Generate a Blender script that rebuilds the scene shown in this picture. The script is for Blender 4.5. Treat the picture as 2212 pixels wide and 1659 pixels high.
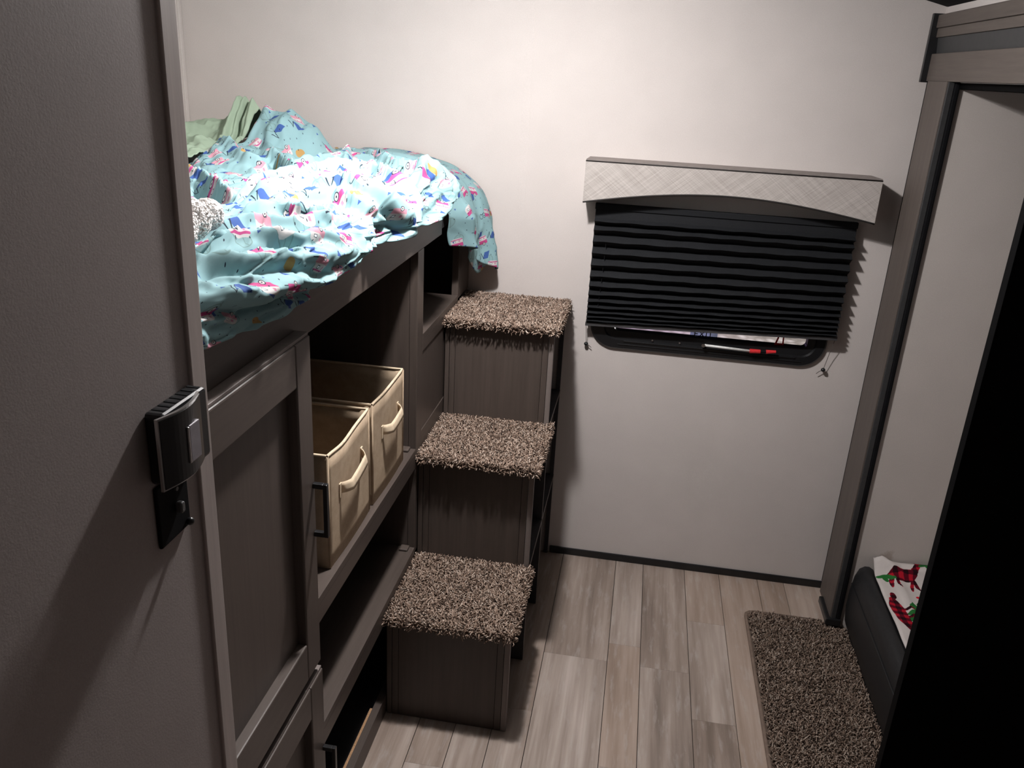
import bpy, bmesh, math, random
import numpy as np
from mathutils import Vector, Matrix, noise as mnoise

random.seed(7); rng = np.random.default_rng(7)
for o in list(bpy.data.objects): bpy.data.objects.remove(o)
scene = bpy.context.scene
COL = scene.collection

# ------------------------------------------------------------------ camera
cd = bpy.data.cameras.new('camera'); cam = bpy.data.objects.new('camera', cd); COL.objects.link(cam)
cam.location = (0.565, -2.7543, 1.7021)
cam.rotation_euler = (1.2102, -0.0515, 0.1627)
cd.sensor_fit = 'HORIZONTAL'; cd.sensor_width = 36.0; cd.lens = 1823.78 / 2212 * 36.0
cd.clip_start = 0.02; cd.clip_end = 100
scene.camera = cam

# ------------------------------------------------------------------ world, light, exposure
world = bpy.data.worlds.new('night'); scene.world = world; world.use_nodes = True
bg = world.node_tree.nodes['Background']; bg.inputs[0].default_value = (0.03, 0.032, 0.045, 1); bg.inputs[1].default_value = 0.05
LAMP = (0.225, -0.98, 2.10)         # round puck lamp on the ceiling
LAMP_POWER = 17.5, 13.0       # round glow of the dome, light straight out of its flat face
LAMP_COLOR = (1.0, 0.968, 0.962)
OUT_LIGHTS = [((0.55, 6.0, 0.35), 34.0, (0.82, 0.58, 1.0)), ((2.1, 6.1, 0.5), 62.0, (1.0, 0.97, 0.92))]
scene.view_settings.view_transform = 'Standard'; scene.view_settings.look = 'None'
scene.view_settings.gamma = 1.0; scene.view_settings.use_curve_mapping = False
scene.view_settings.exposure = 0.62

# ------------------------------------------------------------------ node helper
class X:
    """a tiny expression wrapper around Math nodes"""
    nt = None
    def __init__(s, v): s.v = v
    @staticmethod
    def op(o, *a):
        n = X.nt.nodes.new('ShaderNodeMath'); n.operation = o
        for i, k in enumerate(a):
            k = k.v if isinstance(k, X) else k
            if isinstance(k, (int, float)): n.inputs[i].default_value = k
            else: X.nt.links.new(k, n.inputs[i])
        return X(n.outputs[0])
    def __add__(s, o): return X.op('ADD', s, o)
    __radd__ = __add__
    def __sub__(s, o): return X.op('SUBTRACT', s, o)
    def __rsub__(s, o): return X.op('SUBTRACT', o, s)
    def __mul__(s, o): return X.op('MULTIPLY', s, o)
    __rmul__ = __mul__
    def __truediv__(s, o): return X.op('DIVIDE', s, o)
    def floor(s): return X.op('FLOOR', s)
    def fract(s): return X.op('FRACT', s)
    def abs(s): return X.op('ABSOLUTE', s)
    def lt(s, o): return X.op('LESS_THAN', s, o)
    def gt(s, o): return X.op('GREATER_THAN', s, o)
    def sin(s): return X.op('SINE', s)
    def cos(s): return X.op('COSINE', s)
def xmax(a, b): return X.op('MAXIMUM', a, b)
def xmin(a, b): return X.op('MINIMUM', a, b)
def sbox(x, y, cx, cy, hx, hy): return xmax((x - cx).abs() - hx, (y - cy).abs() - hy)
def scirc(x, y, cx, cy, r):
    dx = x - cx; dy = y - cy
    return X.op('SQRT', dx * dx + dy * dy) - r
def sell(x, y, cx, cy, rx, ry, rot=0.0):
    c, s = math.cos(rot), math.sin(rot); dx = x - cx; dy = y - cy
    u = (dx * c + dy * s) / rx; v = (dy * c - dx * s) / ry
    return X.op('SQRT', u * u + v * v) - 1.0
def mixc(fac, a, b):
    n = X.nt.nodes.new('ShaderNodeMix'); n.data_type = 'RGBA'
    for sock, k in ((n.inputs[0], fac), (n.inputs[6], a), (n.inputs[7], b)):
        k = k.v if isinstance(k, X) else k
        if isinstance(k, (int, float)): sock.default_value = k
        elif isinstance(k, tuple): sock.default_value = (*k, 1)
        else: X.nt.links.new(k, sock)
    return n.outputs[2]

def srgb(r, g, b):
    f = lambda c: (c / 255 / 12.92) if c / 255 <= 0.04045 else ((c / 255 + 0.055) / 1.055) ** 2.4
    return (f(r), f(g), f(b))

def mat_base(name, rough=0.6, spec=0.4):
    m = bpy.data.materials.new(name); m.use_nodes = True
    nt = m.node_tree; b = nt.nodes['Principled BSDF']
    b.inputs['Roughness'].default_value = rough
    b.inputs['Specular IOR Level'].default_value = spec
    X.nt = nt
    return m, nt, b
def node(nt, t, **kw):
    n = nt.nodes.new(t)
    for k, v in kw.items(): setattr(n, k, v)
    return n
def coords(nt, scale=(1, 1, 1), kind='Object'):
    tc = node(nt, 'ShaderNodeTexCoord'); mp = node(nt, 'ShaderNodeMapping')
    mp.inputs['Scale'].default_value = scale
    nt.links.new(tc.outputs[kind], mp.inputs['Vector']); return mp.outputs['Vector']
def noise_fac(nt, vec, scale, detail=3, rough=0.55):
    n = node(nt, 'ShaderNodeTexNoise'); n.inputs['Scale'].default_value = scale
    n.inputs['Detail'].default_value = detail; n.inputs['Roughness'].default_value = rough
    nt.links.new(vec, n.inputs['Vector']); return n.outputs['Fac']
def ramp(nt, fac, stops):
    r = node(nt, 'ShaderNodeValToRGB'); nt.links.new(fac, r.inputs['Fac'])
    e = r.color_ramp.elements
    while len(e) < len(stops): e.new(0.5)
    for k, (p, c) in zip(e, stops): k.position = p; k.color = (*c, 1)
    return r.outputs['Color']
def bump(nt, b, h, strength=0.3, dist=0.001):
    n = node(nt, 'ShaderNodeBump'); n.inputs['Strength'].default_value = strength; n.inputs['Distance'].default_value = dist
    nt.links.new(h, n.inputs['Height']); nt.links.new(n.outputs['Normal'], b.inputs['Normal'])
def plain(name, col, rough=0.6, spec=0.4, metal=0.0, var=0.12, scale=60, bstr=0.0):
    m, nt, b = mat_base(name, rough, spec); b.inputs['Metallic'].default_value = metal
    f = noise_fac(nt, coords(nt), scale)
    lo = tuple(c * (1 - var) for c in col); hi = tuple(min(1, c * (1 + var)) for c in col)
    nt.links.new(ramp(nt, f, [(0.3, lo), (0.7, hi)]), b.inputs['Base Color'])
    if bstr: bump(nt, b, f, bstr)
    return m
def wood(name, axis, c0, c1, rough=0.42, spec=0.4):
    m, nt, b = mat_base(name, rough, spec)
    sc = [38, 38, 38]; sc['xyz'.index(axis)] = 1.6
    f = noise_fac(nt, coords(nt, tuple(sc)), 2.2, 6, 0.62)
    sc2 = [160, 160, 160]; sc2['xyz'.index(axis)] = 5
    f2 = noise_fac(nt, coords(nt, tuple(sc2)), 2.0, 3)
    g = X(f) * 0.75 + X(f2) * 0.25
    nt.links.new(ramp(nt, g.v, [(0.32, c0), (0.68, c1)]), b.inputs['Base Color'])
    bump(nt, b, f2, 0.12, 0.0006)
    return m
def wall_mat(name, col, rough=0.7, weave=True):
    m, nt, b = mat_base(name, rough, 0.25)
    f = noise_fac(nt, coords(nt), 9, 4); fine = noise_fac(nt, coords(nt), 420, 2)
    g = X(f) * 0.35 + X(fine) * 0.65
    nt.links.new(ramp(nt, g.v, [(0.3, tuple(c * 0.93 for c in col)), (0.7, tuple(c * 1.06 for c in col))]), b.inputs['Base Color'])
    bump(nt, b, fine, 0.18, 0.0008)
    return m

M = {}
M['wall'] = wall_mat('pale_vinyl_wallboard', (0.59, 0.54, 0.515))
M['hallwall'] = wall_mat('greige_hall_wallboard', (0.24, 0.21, 0.20))
M['ceil'] = wall_mat('white_ceiling', (0.62, 0.60, 0.58))
D0, D1 = (0.063, 0.049, 0.042), (0.087, 0.068, 0.0585)
M['wood_v'] = wood('greige_wood_vertical', 'z', D0, D1)
M['wood_h'] = wood('greige_wood_along', 'y', D0, D1)
M['wood_x'] = wood('greige_wood_across', 'x', D0, D1)
M['trimwood'] = wood('greige_trim', 'z', (0.15, 0.125, 0.115), (0.20, 0.168, 0.155), 0.5)
M['corner'] = wood('pale_corner_trim', 'z', (0.36, 0.31, 0.29), (0.46, 0.40, 0.375), 0.5)
M['hdrwood'] = wood('greige_header', 'y', (0.075, 0.061, 0.053), (0.110, 0.090, 0.078), 0.55)
M['postwood'] = wood('greige_post', 'z', (0.075, 0.061, 0.053), (0.110, 0.090, 0.078), 0.55)
M['hdrdark'] = plain('slate_band', (0.036, 0.036, 0.037), 0.55)
M['inside'] = plain('dark_lining_and_shade', (0.035, 0.033, 0.036), 0.7)  # dark lining; inside the stairs this colour paints in the shade
M['black'] = plain('black_plastic', (0.010, 0.010, 0.011), 0.32, 0.5)
M['blackmat'] = plain('black_matte', (0.006, 0.006, 0.007), 0.8, 0.1)
M['rawboard'] = plain('raw_particle_board', (0.42, 0.25, 0.14), 0.9, 0.1, 0, 0.3, 300)
M['chrome'] = plain('chrome', (0.75, 0.75, 0.76), 0.2, 0.5, 1.0, 0.03)
M['red'] = plain('red_plastic', (0.62, 0.03, 0.035), 0.4)
M['satin'] = plain('satin_white_metal', (0.72, 0.72, 0.70), 0.35, 0.5)
M['white'] = plain('white_plastic', (0.75, 0.75, 0.74), 0.4)

# ------------------------------------------------------------------ mesh helpers
class MB:
    def __init__(s): s.v = []; s.f = []
    def add(s, verts, faces):
        k = len(s.v); s.v += [tuple(map(float, p)) for p in verts]; s.f += [tuple(i + k for i in q) for q in faces]; return s
    def box(s, x0, x1, y0, y1, z0, z1, bev=0.0):
        if x0 > x1: x0, x1 = x1, x0
        if y0 > y1: y0, y1 = y1, y0
        if z0 > z1: z0, z1 = z1, z0
        bev = min(bev, 0.45 * min(x1 - x0, y1 - y0, z1 - z0))
        bm = bmesh.new()
        vs = [bm.verts.new((x, y, z)) for x in (x0, x1) for y in (y0, y1) for z in (z0, z1)]
        for q in ((0, 1, 3, 2), (4, 6, 7, 5), (0, 4, 5, 1), (2, 3, 7, 6), (0, 2, 6, 4), (1, 5, 7, 3)): bm.faces.new([vs[i] for i in q])
        if bev > 0: bmesh.ops.bevel(bm, geom=bm.edges[:], offset=bev, segments=2, affect='EDGES', profile=0.5)
        bm.verts.index_update()
        s.add([v.co[:] for v in bm.verts], [[v.index for v in f.verts] for f in bm.faces]); bm.free(); return s
    def tube(s, pts, r, n=10, cap=True):
        pts = [Vector(p) for p in pts]; rr = r if isinstance(r, (list, tuple)) else [r] * len(pts)
        rings = []; up = Vector((0, 0, 1))
        for i, p in enumerate(pts):
            d = (pts[min(i + 1, len(pts) - 1)] - pts[max(i - 1, 0)]).normalized()
            a = d.cross(up)
            if a.length < 1e-3: a = d.cross(Vector((1, 0, 0)))
            a.normalize(); b = d.cross(a)
            rings.append([p + (a * math.cos(t) + b * math.sin(t)) * rr[i] for t in [2 * math.pi * k / n for k in range(n)]])
        V = [q for ring in rings for q in ring]; F = []
        for i in range(len(pts) - 1):
            for k in range(n): F.append((i * n + k, i * n + (k + 1) % n, (i + 1) * n + (k + 1) % n, (i + 1) * n + k))
        if cap: F += [tuple(range(n - 1, -1, -1)), tuple((len(pts) - 1) * n + k for k in range(n))]
        return s.add(V, F)
    def sphere(s, c, r, sx=1, sy=1, sz=1, nu=14, nv=8):
        V = [(c[0], c[1], c[2] + r * sz)]
        for j in range(1, nv):
            ph = math.pi * j / nv
            for i in range(nu):
                t = 2 * math.pi * i / nu
                V.append((c[0] + r * sx * math.sin(ph) * math.cos(t), c[1] + r * sy * math.sin(ph) * math.sin(t), c[2] + r * sz * math.cos(ph)))
        V.append((c[0], c[1], c[2] - r * sz)); F = []
        for i in range(nu): F.append((0, 1 + i, 1 + (i + 1) % nu))
        for j in range(nv - 2):
            for i in range(nu):
                a = 1 + j * nu; F.append((a + i, a + nu + i, a + nu + (i + 1) % nu, a + (i + 1) % nu))
        e = len(V) - 1; a = 1 + (nv - 2) * nu
        for i in range(nu): F.append((e, a + (i + 1) % nu, a + i))
        return s.add(V, F)
    def prism(s, poly, axis, a0, a1):
        """poly: 2D outline (in the other two axes, xyz order) extruded along axis"""
        k = 'xyz'.index(axis); V = []
        for a in (a0, a1):
            for p in poly: q = list(p); q.insert(k, a); V.append(q)
        n = len(poly); F = [tuple(range(n)), tuple(range(2 * n - 1, n - 1, -1))]
        for i in range(n): F.append((i, n + i, n + (i + 1) % n, (i + 1) % n))
        return s.add(V, F)
    def grid(s, P):
        P = np.asarray(P); a, b = P.shape[:2]
        V = P.reshape(-1, 3); i, j = np.meshgrid(np.arange(a - 1), np.arange(b - 1), indexing='ij')
        k = (i * b + j).ravel(); F = np.stack([k, k + b, k + b + 1, k + 1], 1)
        return s.add(V.tolist(), F.tolist())

def world_loc(o):
    v = Vector((0, 0, 0))
    while o is not None: v += o.location; o = o.parent
    return v
def build(name, mb, mat, parent=None, smooth=False, kind=None, label=None, origin=None, uv=None):
    me = bpy.data.meshes.new(name); off = Vector(origin) if origin is not None else Vector((0, 0, 0))
    if parent is not None: off = off + (world_loc(parent) if origin is None else Vector((0, 0, 0)))
    me.from_pydata([(x - off.x, y - off.y, z - off.z) for x, y, z in mb.v], [], mb.f)
    bm = bmesh.new(); bm.from_mesh(me); bmesh.ops.recalc_face_normals(bm, faces=bm.faces); bm.to_mesh(me); bm.free()
    if smooth:
        for p in me.polygons: p.use_smooth = True
    if uv is not None:
        l = me.uv_layers.new(name='UVMap'); idx = np.empty(len(me.loops), np.int32); me.loops.foreach_get('vertex_index', idx)
        l.data.foreach_set('uv', np.asarray(uv, np.float32)[idx].ravel())
    me.materials.append(M[mat] if isinstance(mat, str) else mat)
    o = bpy.data.objects.new(name, me); COL.objects.link(o)
    if parent is not None: o.parent = parent
    if origin is not None: o.location = off - (world_loc(parent) if parent is not None else Vector((0, 0, 0)))
    if kind: o['kind'] = kind
    if label: o['label'] = label
    return o
def bx(name, x0, x1, y0, y1, z0, z1, mat, parent=None, bev=0.0015, **kw):
    return build(name, MB().box(x0, x1, y0, y1, z0, z1, bev), mat, parent, **kw)
def thing(name, loc, label, cat, group=None):
    o = bpy.data.objects.new(name, None); COL.objects.link(o); o.location = loc; o.empty_display_size = 0.05
    o['label'] = label; o['category'] = cat
    if group: o['group'] = group
    return o
def tag(o, label, cat, group=None):
    o['label'] = label; o['category'] = cat
    if group: o['group'] = group
    return o
def struct(name, loc=(0, 0, 0), label=None):
    o = bpy.data.objects.new(name, None); COL.objects.link(o); o.location = loc; o['kind'] = 'structure'
    if label: o['label'] = label
    return o

# ================================================================== THE SETTING
H = 2.10
# --- floor with separate vinyl planks
floor = bx('floor', -1.05, 2.2, -4.05, 0.06, -0.06, -0.0062, 'blackmat', bev=0, kind='structure')
floor['label'] = 'vinyl plank floor in greyed oak tones'
def plank_mat():
    m, nt, b = mat_base('greyed_oak_plank', 0.42, 0.35)
    at = node(nt, 'ShaderNodeAttribute', attribute_type='OBJECT', attribute_name='tone')
    aw = node(nt, 'ShaderNodeAttribute', attribute_type='OBJECT', attribute_name='warm')
    vec = coords(nt, (1, 1, 1))
    off = node(nt, 'ShaderNodeVectorMath', operation='ADD'); nt.links.new(vec, off.inputs[0])
    cmb = node(nt, 'ShaderNodeCombineXYZ'); oi = node(nt, 'ShaderNodeObjectInfo')
    nt.links.new((X(oi.outputs['Random']) * 37.0).v, cmb.inputs[0]); nt.links.new((X(oi.outputs['Random']) * 91.0).v, cmb.inputs[1])
    nt.links.new(cmb.outputs[0], off.inputs[1])
    def sn(s, sc, det, ro):
        mp = node(nt, 'ShaderNodeMapping'); mp.inputs['Scale'].default_value = s
        nt.links.new(off.outputs[0], mp.inputs['Vector']); return X(noise_fac(nt, mp.outputs['Vector'], sc, det, ro))
    band = sn((30, 1.6, 1), 1.0, 3, 0.5)        # broad soft bands along the plank
    streak = sn((120, 5.0, 1), 1.0, 5, 0.6)     # fine grain streaks
    wear = sn((60, 9, 1), 1.0, 4, 0.65)         # chalky worn patches
    soft = sn((9, 1.3, 1), 1.0, 2, 0.5)         # slow drift of tone
    k = X(at.outputs['Fac']) + (band - 0.5) * 1.15 + (streak - 0.5) * 0.40 + (soft - 0.5) * 0.7
    ch = X.op('MULTIPLY', xmax(wear - 0.53, 0.0), 2.4)
    col = ramp(nt, k.v, [(0.08, (0.150, 0.118, 0.098)), (0.40, (0.265, 0.212, 0.180)), (0.64, (0.365, 0.302, 0.262)), (0.92, (0.47, 0.40, 0.36))])
    warm = mixc(X(aw.outputs['Fac']), col, mixc(0.5, col, (0.40, 0.27, 0.19)))
    col2 = mixc(ch, warm, (0.46, 0.42, 0.395))
    nt.links.new(col2, b.inputs['Base Color'])
    bump(nt, b, streak.v, 0.10, 0.0006)
    return m
M['plank'] = plank_mat()
cols = [  # x0, x1, joints (y, far to near), (tone, warm) far to near
 (-0.006, 0.0991, [-1.45], [(0.52, 0.2), (0.5, 0.1)]),
 (0.0991, 0.1996, [-0.6, -1.103], [(0.5, 0.1), (0.50, 0.25), (0.62, 0.0)]),
 (0.1996, 0.300, [-0.42, -1.36], [(0.45, 0), (0.52, 0.1), (0.45, 0)]),
 (0.300, 0.3987, [-0.85, -1.5], [(0.42, 0.25), (0.5, 0.1), (0.5, 0.0)]),
 (0.3987, 0.5958, [-0.585, -1.25], [(0.40, 0.1), (0.60, 0.0), (0.45, 0.0)]),
 (0.5958, 0.6961, [-0.495, -1.0106], [(0.50, 0.0), (0.44, 0.5), (0.6, 0.1)]),
 (0.6961, 0.8458, [-0.586, -1.3], [(0.42, 0.1), (0.47, 0.0), (0.5, 0.0)]),
 (0.8458, 0.9698, [-0.316, -0.782, -1.35], [(0.47, 0.45), (0.56, 0.05), (0.36, 0.15), (0.5, 0)]),
 (0.9698, 1.107, [-0.932], [(0.52, 0.55), (0.66, 0.0)]),
 (1.107, 1.2, [-0.5, -1.2], [(0.38, 0.55), (0.45, 0.4), (0.5, 0.1)]),
 (1.2, 1.345, [-0.8], [(0.50, 0.45), (0.5, 0.2)]),
]
for x0, x1, js, tw in cols:
    ys = [0.0] + js + [-2.2]
    for i in range(len(ys) - 1):
        o = bx('plank', x0 + 0.0008, x1 - 0.0008, ys[i + 1] + 0.0002, ys[i] - 0.0002, -0.006, 0.0, 'plank', floor, bev=0.0006)
        o['tone'] = tw[i][0]; o['warm'] = tw[i][1]
for i in range(6):    # planks behind the camera, never in view
    o = bx('plank', 0.0 + i * 0.225, 0.2235 + i * 0.225, -4.0, -2.2008, -0.006, 0.0, 'plank', floor, bev=0.0006); o['tone'] = 0.5; o['warm'] = 0.1
o = bx('slide_floor_panel', 1.3465, 2.15, -1.3, -0.05, -0.006, 0.0, 'blackmat', floor, bev=0)

# --- walls and ceiling
WX0, WX1, WZ0, WZ1 = 0.475, 1.16, 0.86, 1.275      # window opening
mb = MB()
for b_ in ((-1.03, WX0, 0, 0.05, -0.006, H), (WX1, 2.2, 0, 0.05, -0.006, H), (WX0, WX1, 0, 0.05, -0.006, WZ0), (WX0, WX1, 0, 0.05, WZ1, H)): mb.box(*b_)
build('wall_back', mb, 'wall', kind='structure', label='pale greige wallboard wall behind bunk and window')
bx('ceiling', -1.03, 2.2, -4.0, 0.05, H, H + 0.05, 'ceil', bev=0, kind='structure', label='white ceiling')
bx('wall_left', -1.04, -0.99, -1.98, -0.0005, -0.006, H, 'wall', bev=0, kind='structure', label='pale wall along the inner side of the bunk')
bx('wall_end', -0.99, 0.034, -1.98, -1.945, -0.006, H, 'wall', bev=0, kind='structure', label='pale wall at the foot of the bunk')
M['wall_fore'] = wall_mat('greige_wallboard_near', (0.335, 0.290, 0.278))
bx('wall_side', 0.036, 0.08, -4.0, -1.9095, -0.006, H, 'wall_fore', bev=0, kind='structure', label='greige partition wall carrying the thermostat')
bx('wall_front', 0.036, 2.2, -4.05, -4.0, -0.006, H, 'hallwall', bev=0, kind='structure', label='wall behind the viewer')
bx('wall_hall', 1.70, 1.75, -4.0, -1.35, -0.006, H, 'hallwall', bev=0, kind='structure', label='hall wall')
t1 = struct('trim_1', (0.06, -1.92, 0), 'greige corner trim on the edge of the partition wall')
bx('corner_bead', 0.034, 0.0845, -1.934, -1.9025, 0, H, 'corner', t1, bev=0.002)
bx('baseboard_back', 0.345, 1.343, -0.008, 0, 0.0, 0.028, 'black', bev=0.003, kind='structure', label='thin black base trim along the back wall')
# batten in the bunk corner
bx('trim_2', -0.989, -0.972, -0.018, -0.0005, 1.3, H, 'wall', bev=0.002, kind='structure', label='pale corner batten above the bunk')
# faint joint batten on the back wall
bx('trim_3', 0.150, 0.178, -0.0006, 0.0, 1.0, H, 'wall', bev=0.0002, kind='structure', label='faint flat seam strip on the back wall beside the window')
# dark cove along the ceiling
t4 = struct('trim_4', (1.343, 0, 1.919), 'dark sloping cove along the ceiling edge')
build('cove', MB().prism([(1.3425, 1.919), (0.62, 2.0995), (1.3425, 2.0995)], 'y', -1.3, -0.0006), 'blackmat', t4)
# wall over the slide-out, slide-out shell
bx('wall_right', 1.343, 1.40, -1.3, -0.0005, 1.72, H, 'wall', bev=0, kind='structure', label='pale wall strip above the slide-out header')
bx('trim_10', 1.3405, 1.343, -0.006, -0.0006, 1.89, 1.919, 'wall', bev=0, kind='structure')
M['wall_slide'] = wall_mat('pale_vinyl_slide_wall', (0.52, 0.475, 0.445))
def stain_wall():
    m = M['wall_slide']; nt = m.node_tree; b = nt.nodes['Principled BSDF']; X.nt = nt
    tc = node(nt, 'ShaderNodeTexCoord'); sp = node(nt, 'ShaderNodeSeparateXYZ'); nt.links.new(tc.outputs['Object'], sp.inputs[0])
    x = X(sp.outputs[0]); z = X(sp.outputs[2])
    n = X(noise_fac(nt, coords(nt), 45, 3))
    d = sell(x, z, 1.442, 0.292, 0.022, 0.03, -0.4) + (n - 0.5) * 1.6
    f = X.op('SMOOTH_MIN', xmax(0.0 - d, 0.0), 0.5, 0.1)
    src = b.inputs['Base Color'].links[0].from_socket
    nt.links.new(mixc(f, src, (0.28, 0.20, 0.15)), b.inputs['Base Color'])
stain_wall()
bx('wall_slide', 1.345, 2.15, -0.245, -0.20, 0.0, 1.704, 'wall_slide', bev=0.001, kind='structure', label='pale end wall inside the slide-out, with a small brown smudge')
bx('wall_outer', 2.10, 2.15, -1.3, -0.2455, 0.0, 1.704, 'wall', bev=0, kind='structure', label='outer wall of the slide-out')
bx('ceiling_slide', 1.40, 2.15, -1.3, -0.20, 1.705, 1.735, 'blackmat', bev=0, kind='structure', label='dark slide-out ceiling')
# black partition close to the viewer
pt = struct('wall_partition', (1.1476, -1.3, 0), 'black partition panel closing the slide-out')
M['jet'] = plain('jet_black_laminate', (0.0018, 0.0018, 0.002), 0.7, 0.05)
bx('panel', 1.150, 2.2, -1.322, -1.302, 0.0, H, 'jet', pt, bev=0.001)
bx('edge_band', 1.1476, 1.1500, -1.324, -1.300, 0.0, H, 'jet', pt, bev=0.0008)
# slide-out post
t5 = struct('trim_5', (1.31, -0.16, 0), 'greige slide-out jamb with black base block and seal')
bx('jamb_board', 1.311, 1.330, -0.247, -0.075, 0.03, 1.722, 'postwood', t5, bev=0.002)
bx('jamb_backing', 1.330, 1.3449, -0.200, -0.0006, 0.03, 1.722, 'blackmat', t5, bev=0.001)
bx('wiper_seal', 1.3302, 1.3449, -0.255, -0.2005, 0.03, 1.722, 'blackmat', t5, bev=0.004)
bx('seal_lip', 1.314, 1.3302, -0.2535, -0.2471, 0.03, 1.722, 'hdrdark', t5, bev=0.002)
bx('base_block', 1.298, 1.346, -0.262, -0.128, 0.021, 0.045, 'black', t5, bev=0.003)
# header over the slide-out: four boards and the dark end cap
t6 = struct('trim_6', (1.32, -0.1, 1.72), 'stepped greige header above the slide-out')
hy = (-1.298, -0.040)
bx('board', 1.316, 1.343, *hy, 1.7215, 1.794, 'hdrwood', t6, bev=0.0015)
build('board', MB().prism([(1.3405, 1.7945), (1.328, 1.7945), (1.3235, 1.836), (1.3405, 1.836)], 'y', *hy), 'hdrdark', t6)
bx('board', 1.318, 1.343, *hy, 1.8365, 1.8605, 'hdrwood', t6, bev=0.0015)
bx('board', 1.313, 1.343, *hy, 1.861, 1.895, 'hdrwood', t6, bev=0.002)
bx('end_cap', 1.300, 1.342, -0.0395, -0.026, 1.718, 1.899, 'black', t6, bev=0.0015)
bx('seal', 1.343, 1.372, -1.298, -0.2005, 1.7045, 1.7195, 'jet', t6, bev=0.002)

# ================================================================== WINDOW
win = struct('window_1', (0.81, 0, 0.83), 'black framed rounded window behind the pleated shade')
def rrect(x0, x1, z0, z1, r, n=10):
    P = []
    for cx, cz, a in ((x1 - r, z1 - r, 0), (x0 + r, z1 - r, 90), (x0 + r, z0 + r, 180), (x1 - r, z0 + r, 270)):
        for k in range(n + 1):
            t = math.radians(a + 90 * k / n); P.append((cx + r * math.cos(t), cz + r * math.sin(t)))
    return P
def ring(name, loops, mat, parent, **kw):
    """loops: list of (outline, y); consecutive loops are bridged, the last one back to the first"""
    V = []; n = len(loops[0][0])
    for P, y in loops: V += [(x, y, z) for x, z in P]
    F = []
    for a in range(len(loops)):
        b = (a + 1) % len(loops)
        for i in range(n): F.append((a * n + i, a * n + (i + 1) % n, b * n + (i + 1) % n, b * n + i))
    return build(name, MB().add(V, F), mat, parent, **kw)
FO = rrect(0.4245, 1.192, 0.825, 1.300, 0.082); FO2 = rrect(0.430, 1.187, 0.830, 1.295, 0.078)
F1 = rrect(0.470, 1.160, 0.858, 1.276, 0.045); F2 = rrect(0.5035, 1.133, 0.8875, 1.248, 0.016)
ring('window_frame', [(FO, -0.001), (FO, -0.008), (FO2, -0.013), (F1, -0.013), (rrect(0.474, 1.156, 0.862, 1.272, 0.043), -0.007), (F2, -0.004), (F2, 0.03), (F1, 0.03), (F1, -0.001)], 'black', win, smooth=False)
def glass_mat():
    m = bpy.data.materials.new('window_glass'); m.use_nodes = True; nt = m.node_tree
    for n in list(nt.nodes): nt.nodes.remove(n)
    out = node(nt, 'ShaderNodeOutputMaterial'); tr = node(nt, 'ShaderNodeBsdfTransparent'); gl = node(nt, 'ShaderNodeBsdfGlossy')
    gl.inputs['Roughness'].default_value = 0.02; tr.inputs[0].default_value = (0.93, 0.93, 0.95, 1)
    fr = node(nt, 'ShaderNodeFresnel'); fr.inputs[0].default_value = 1.45; mx = node(nt, 'ShaderNodeMixShader')
    nt.links.new(fr.outputs[0], mx.inputs[0]); nt.links.new(tr.outputs[0], mx.inputs[1]); nt.links.new(gl.outputs[0], mx.inputs[2])
    nt.links.new(mx.outputs[0], out.inputs[0]); return m
M['glass'] = glass_mat()
bx('window_pane', 0.500, 1.137, 0.010, 0.014, 0.884, 1.252, 'glass', win, bev=0)
# frame rails and small screws along the bottom
bx('sill_track', 0.54, 1.10, -0.0165, -0.0125, 0.853, 0.858, 'black', win, bev=0.0012)
bx('sill_track', 0.52, 1.12, -0.0155, -0.0125, 0.842, 0.845, 'black', win, bev=0.001)
for sx in (0.635, 0.725): build('screw', MB().tube([(sx, -0.0125, 0.868), (sx, -0.0155, 0.868)], 0.003, 8), 'chrome', win)
lv = build('latch_lever', MB().tube([(0.798, -0.030, 0.8735), (0.87, -0.030, 0.8715), (0.953, -0.030, 0.8688)], 0.0042, 10), 'satin', win, smooth=True, label='pale metal emergency latch lever')
build('lever_pivot', MB().tube([(0.801, -0.0125, 0.8733), (0.801, -0.036, 0.8733)], 0.0062, 12), 'chrome', lv)
build('grip', MB().tube([(0.951, -0.030, 0.8690), (0.985, -0.030, 0.8702)], [0.0072, 0.0064], 10), 'red', lv, label='red lever grip')
build('grip_collar', MB().tube([(0.985, -0.030, 0.8702), (1.003, -0.030, 0.8712)], 0.0052, 10), 'blackmat', lv)
build('grip', MB().tube([(1.003, -0.030, 0.8712), (1.034, -0.030, 0.8745)], [0.0068, 0.0046], 10), 'red', lv, label='red lever grip')
def sticker_mat():
    m, nt, b = mat_base('translucent_blue_sticker', 0.5, 0.3); b.inputs['Base Color'].default_value = (0.30, 0.36, 0.50, 1)
    f = noise_fac(nt, coords(nt), 200, 2); nt.links.new(ramp(nt, f, [(0.3, (0.28, 0.34, 0.48)), (0.7, (0.32, 0.38, 0.52))]), b.inputs['Base Color'])
    tr = node(nt, 'ShaderNodeBsdfTransparent'); tr.inputs[0].default_value = (0.62, 0.70, 0.86, 1); mx = node(nt, 'ShaderNodeMixShader'); mx.inputs[0].default_value = 0.12
    nt.links.new(tr.outputs[0], mx.inputs[1]); nt.links.new(b.outputs[0], mx.inputs[2]); nt.links.new(mx.outputs[0], nt.nodes['Material Output'].inputs[0]); return m
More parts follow.
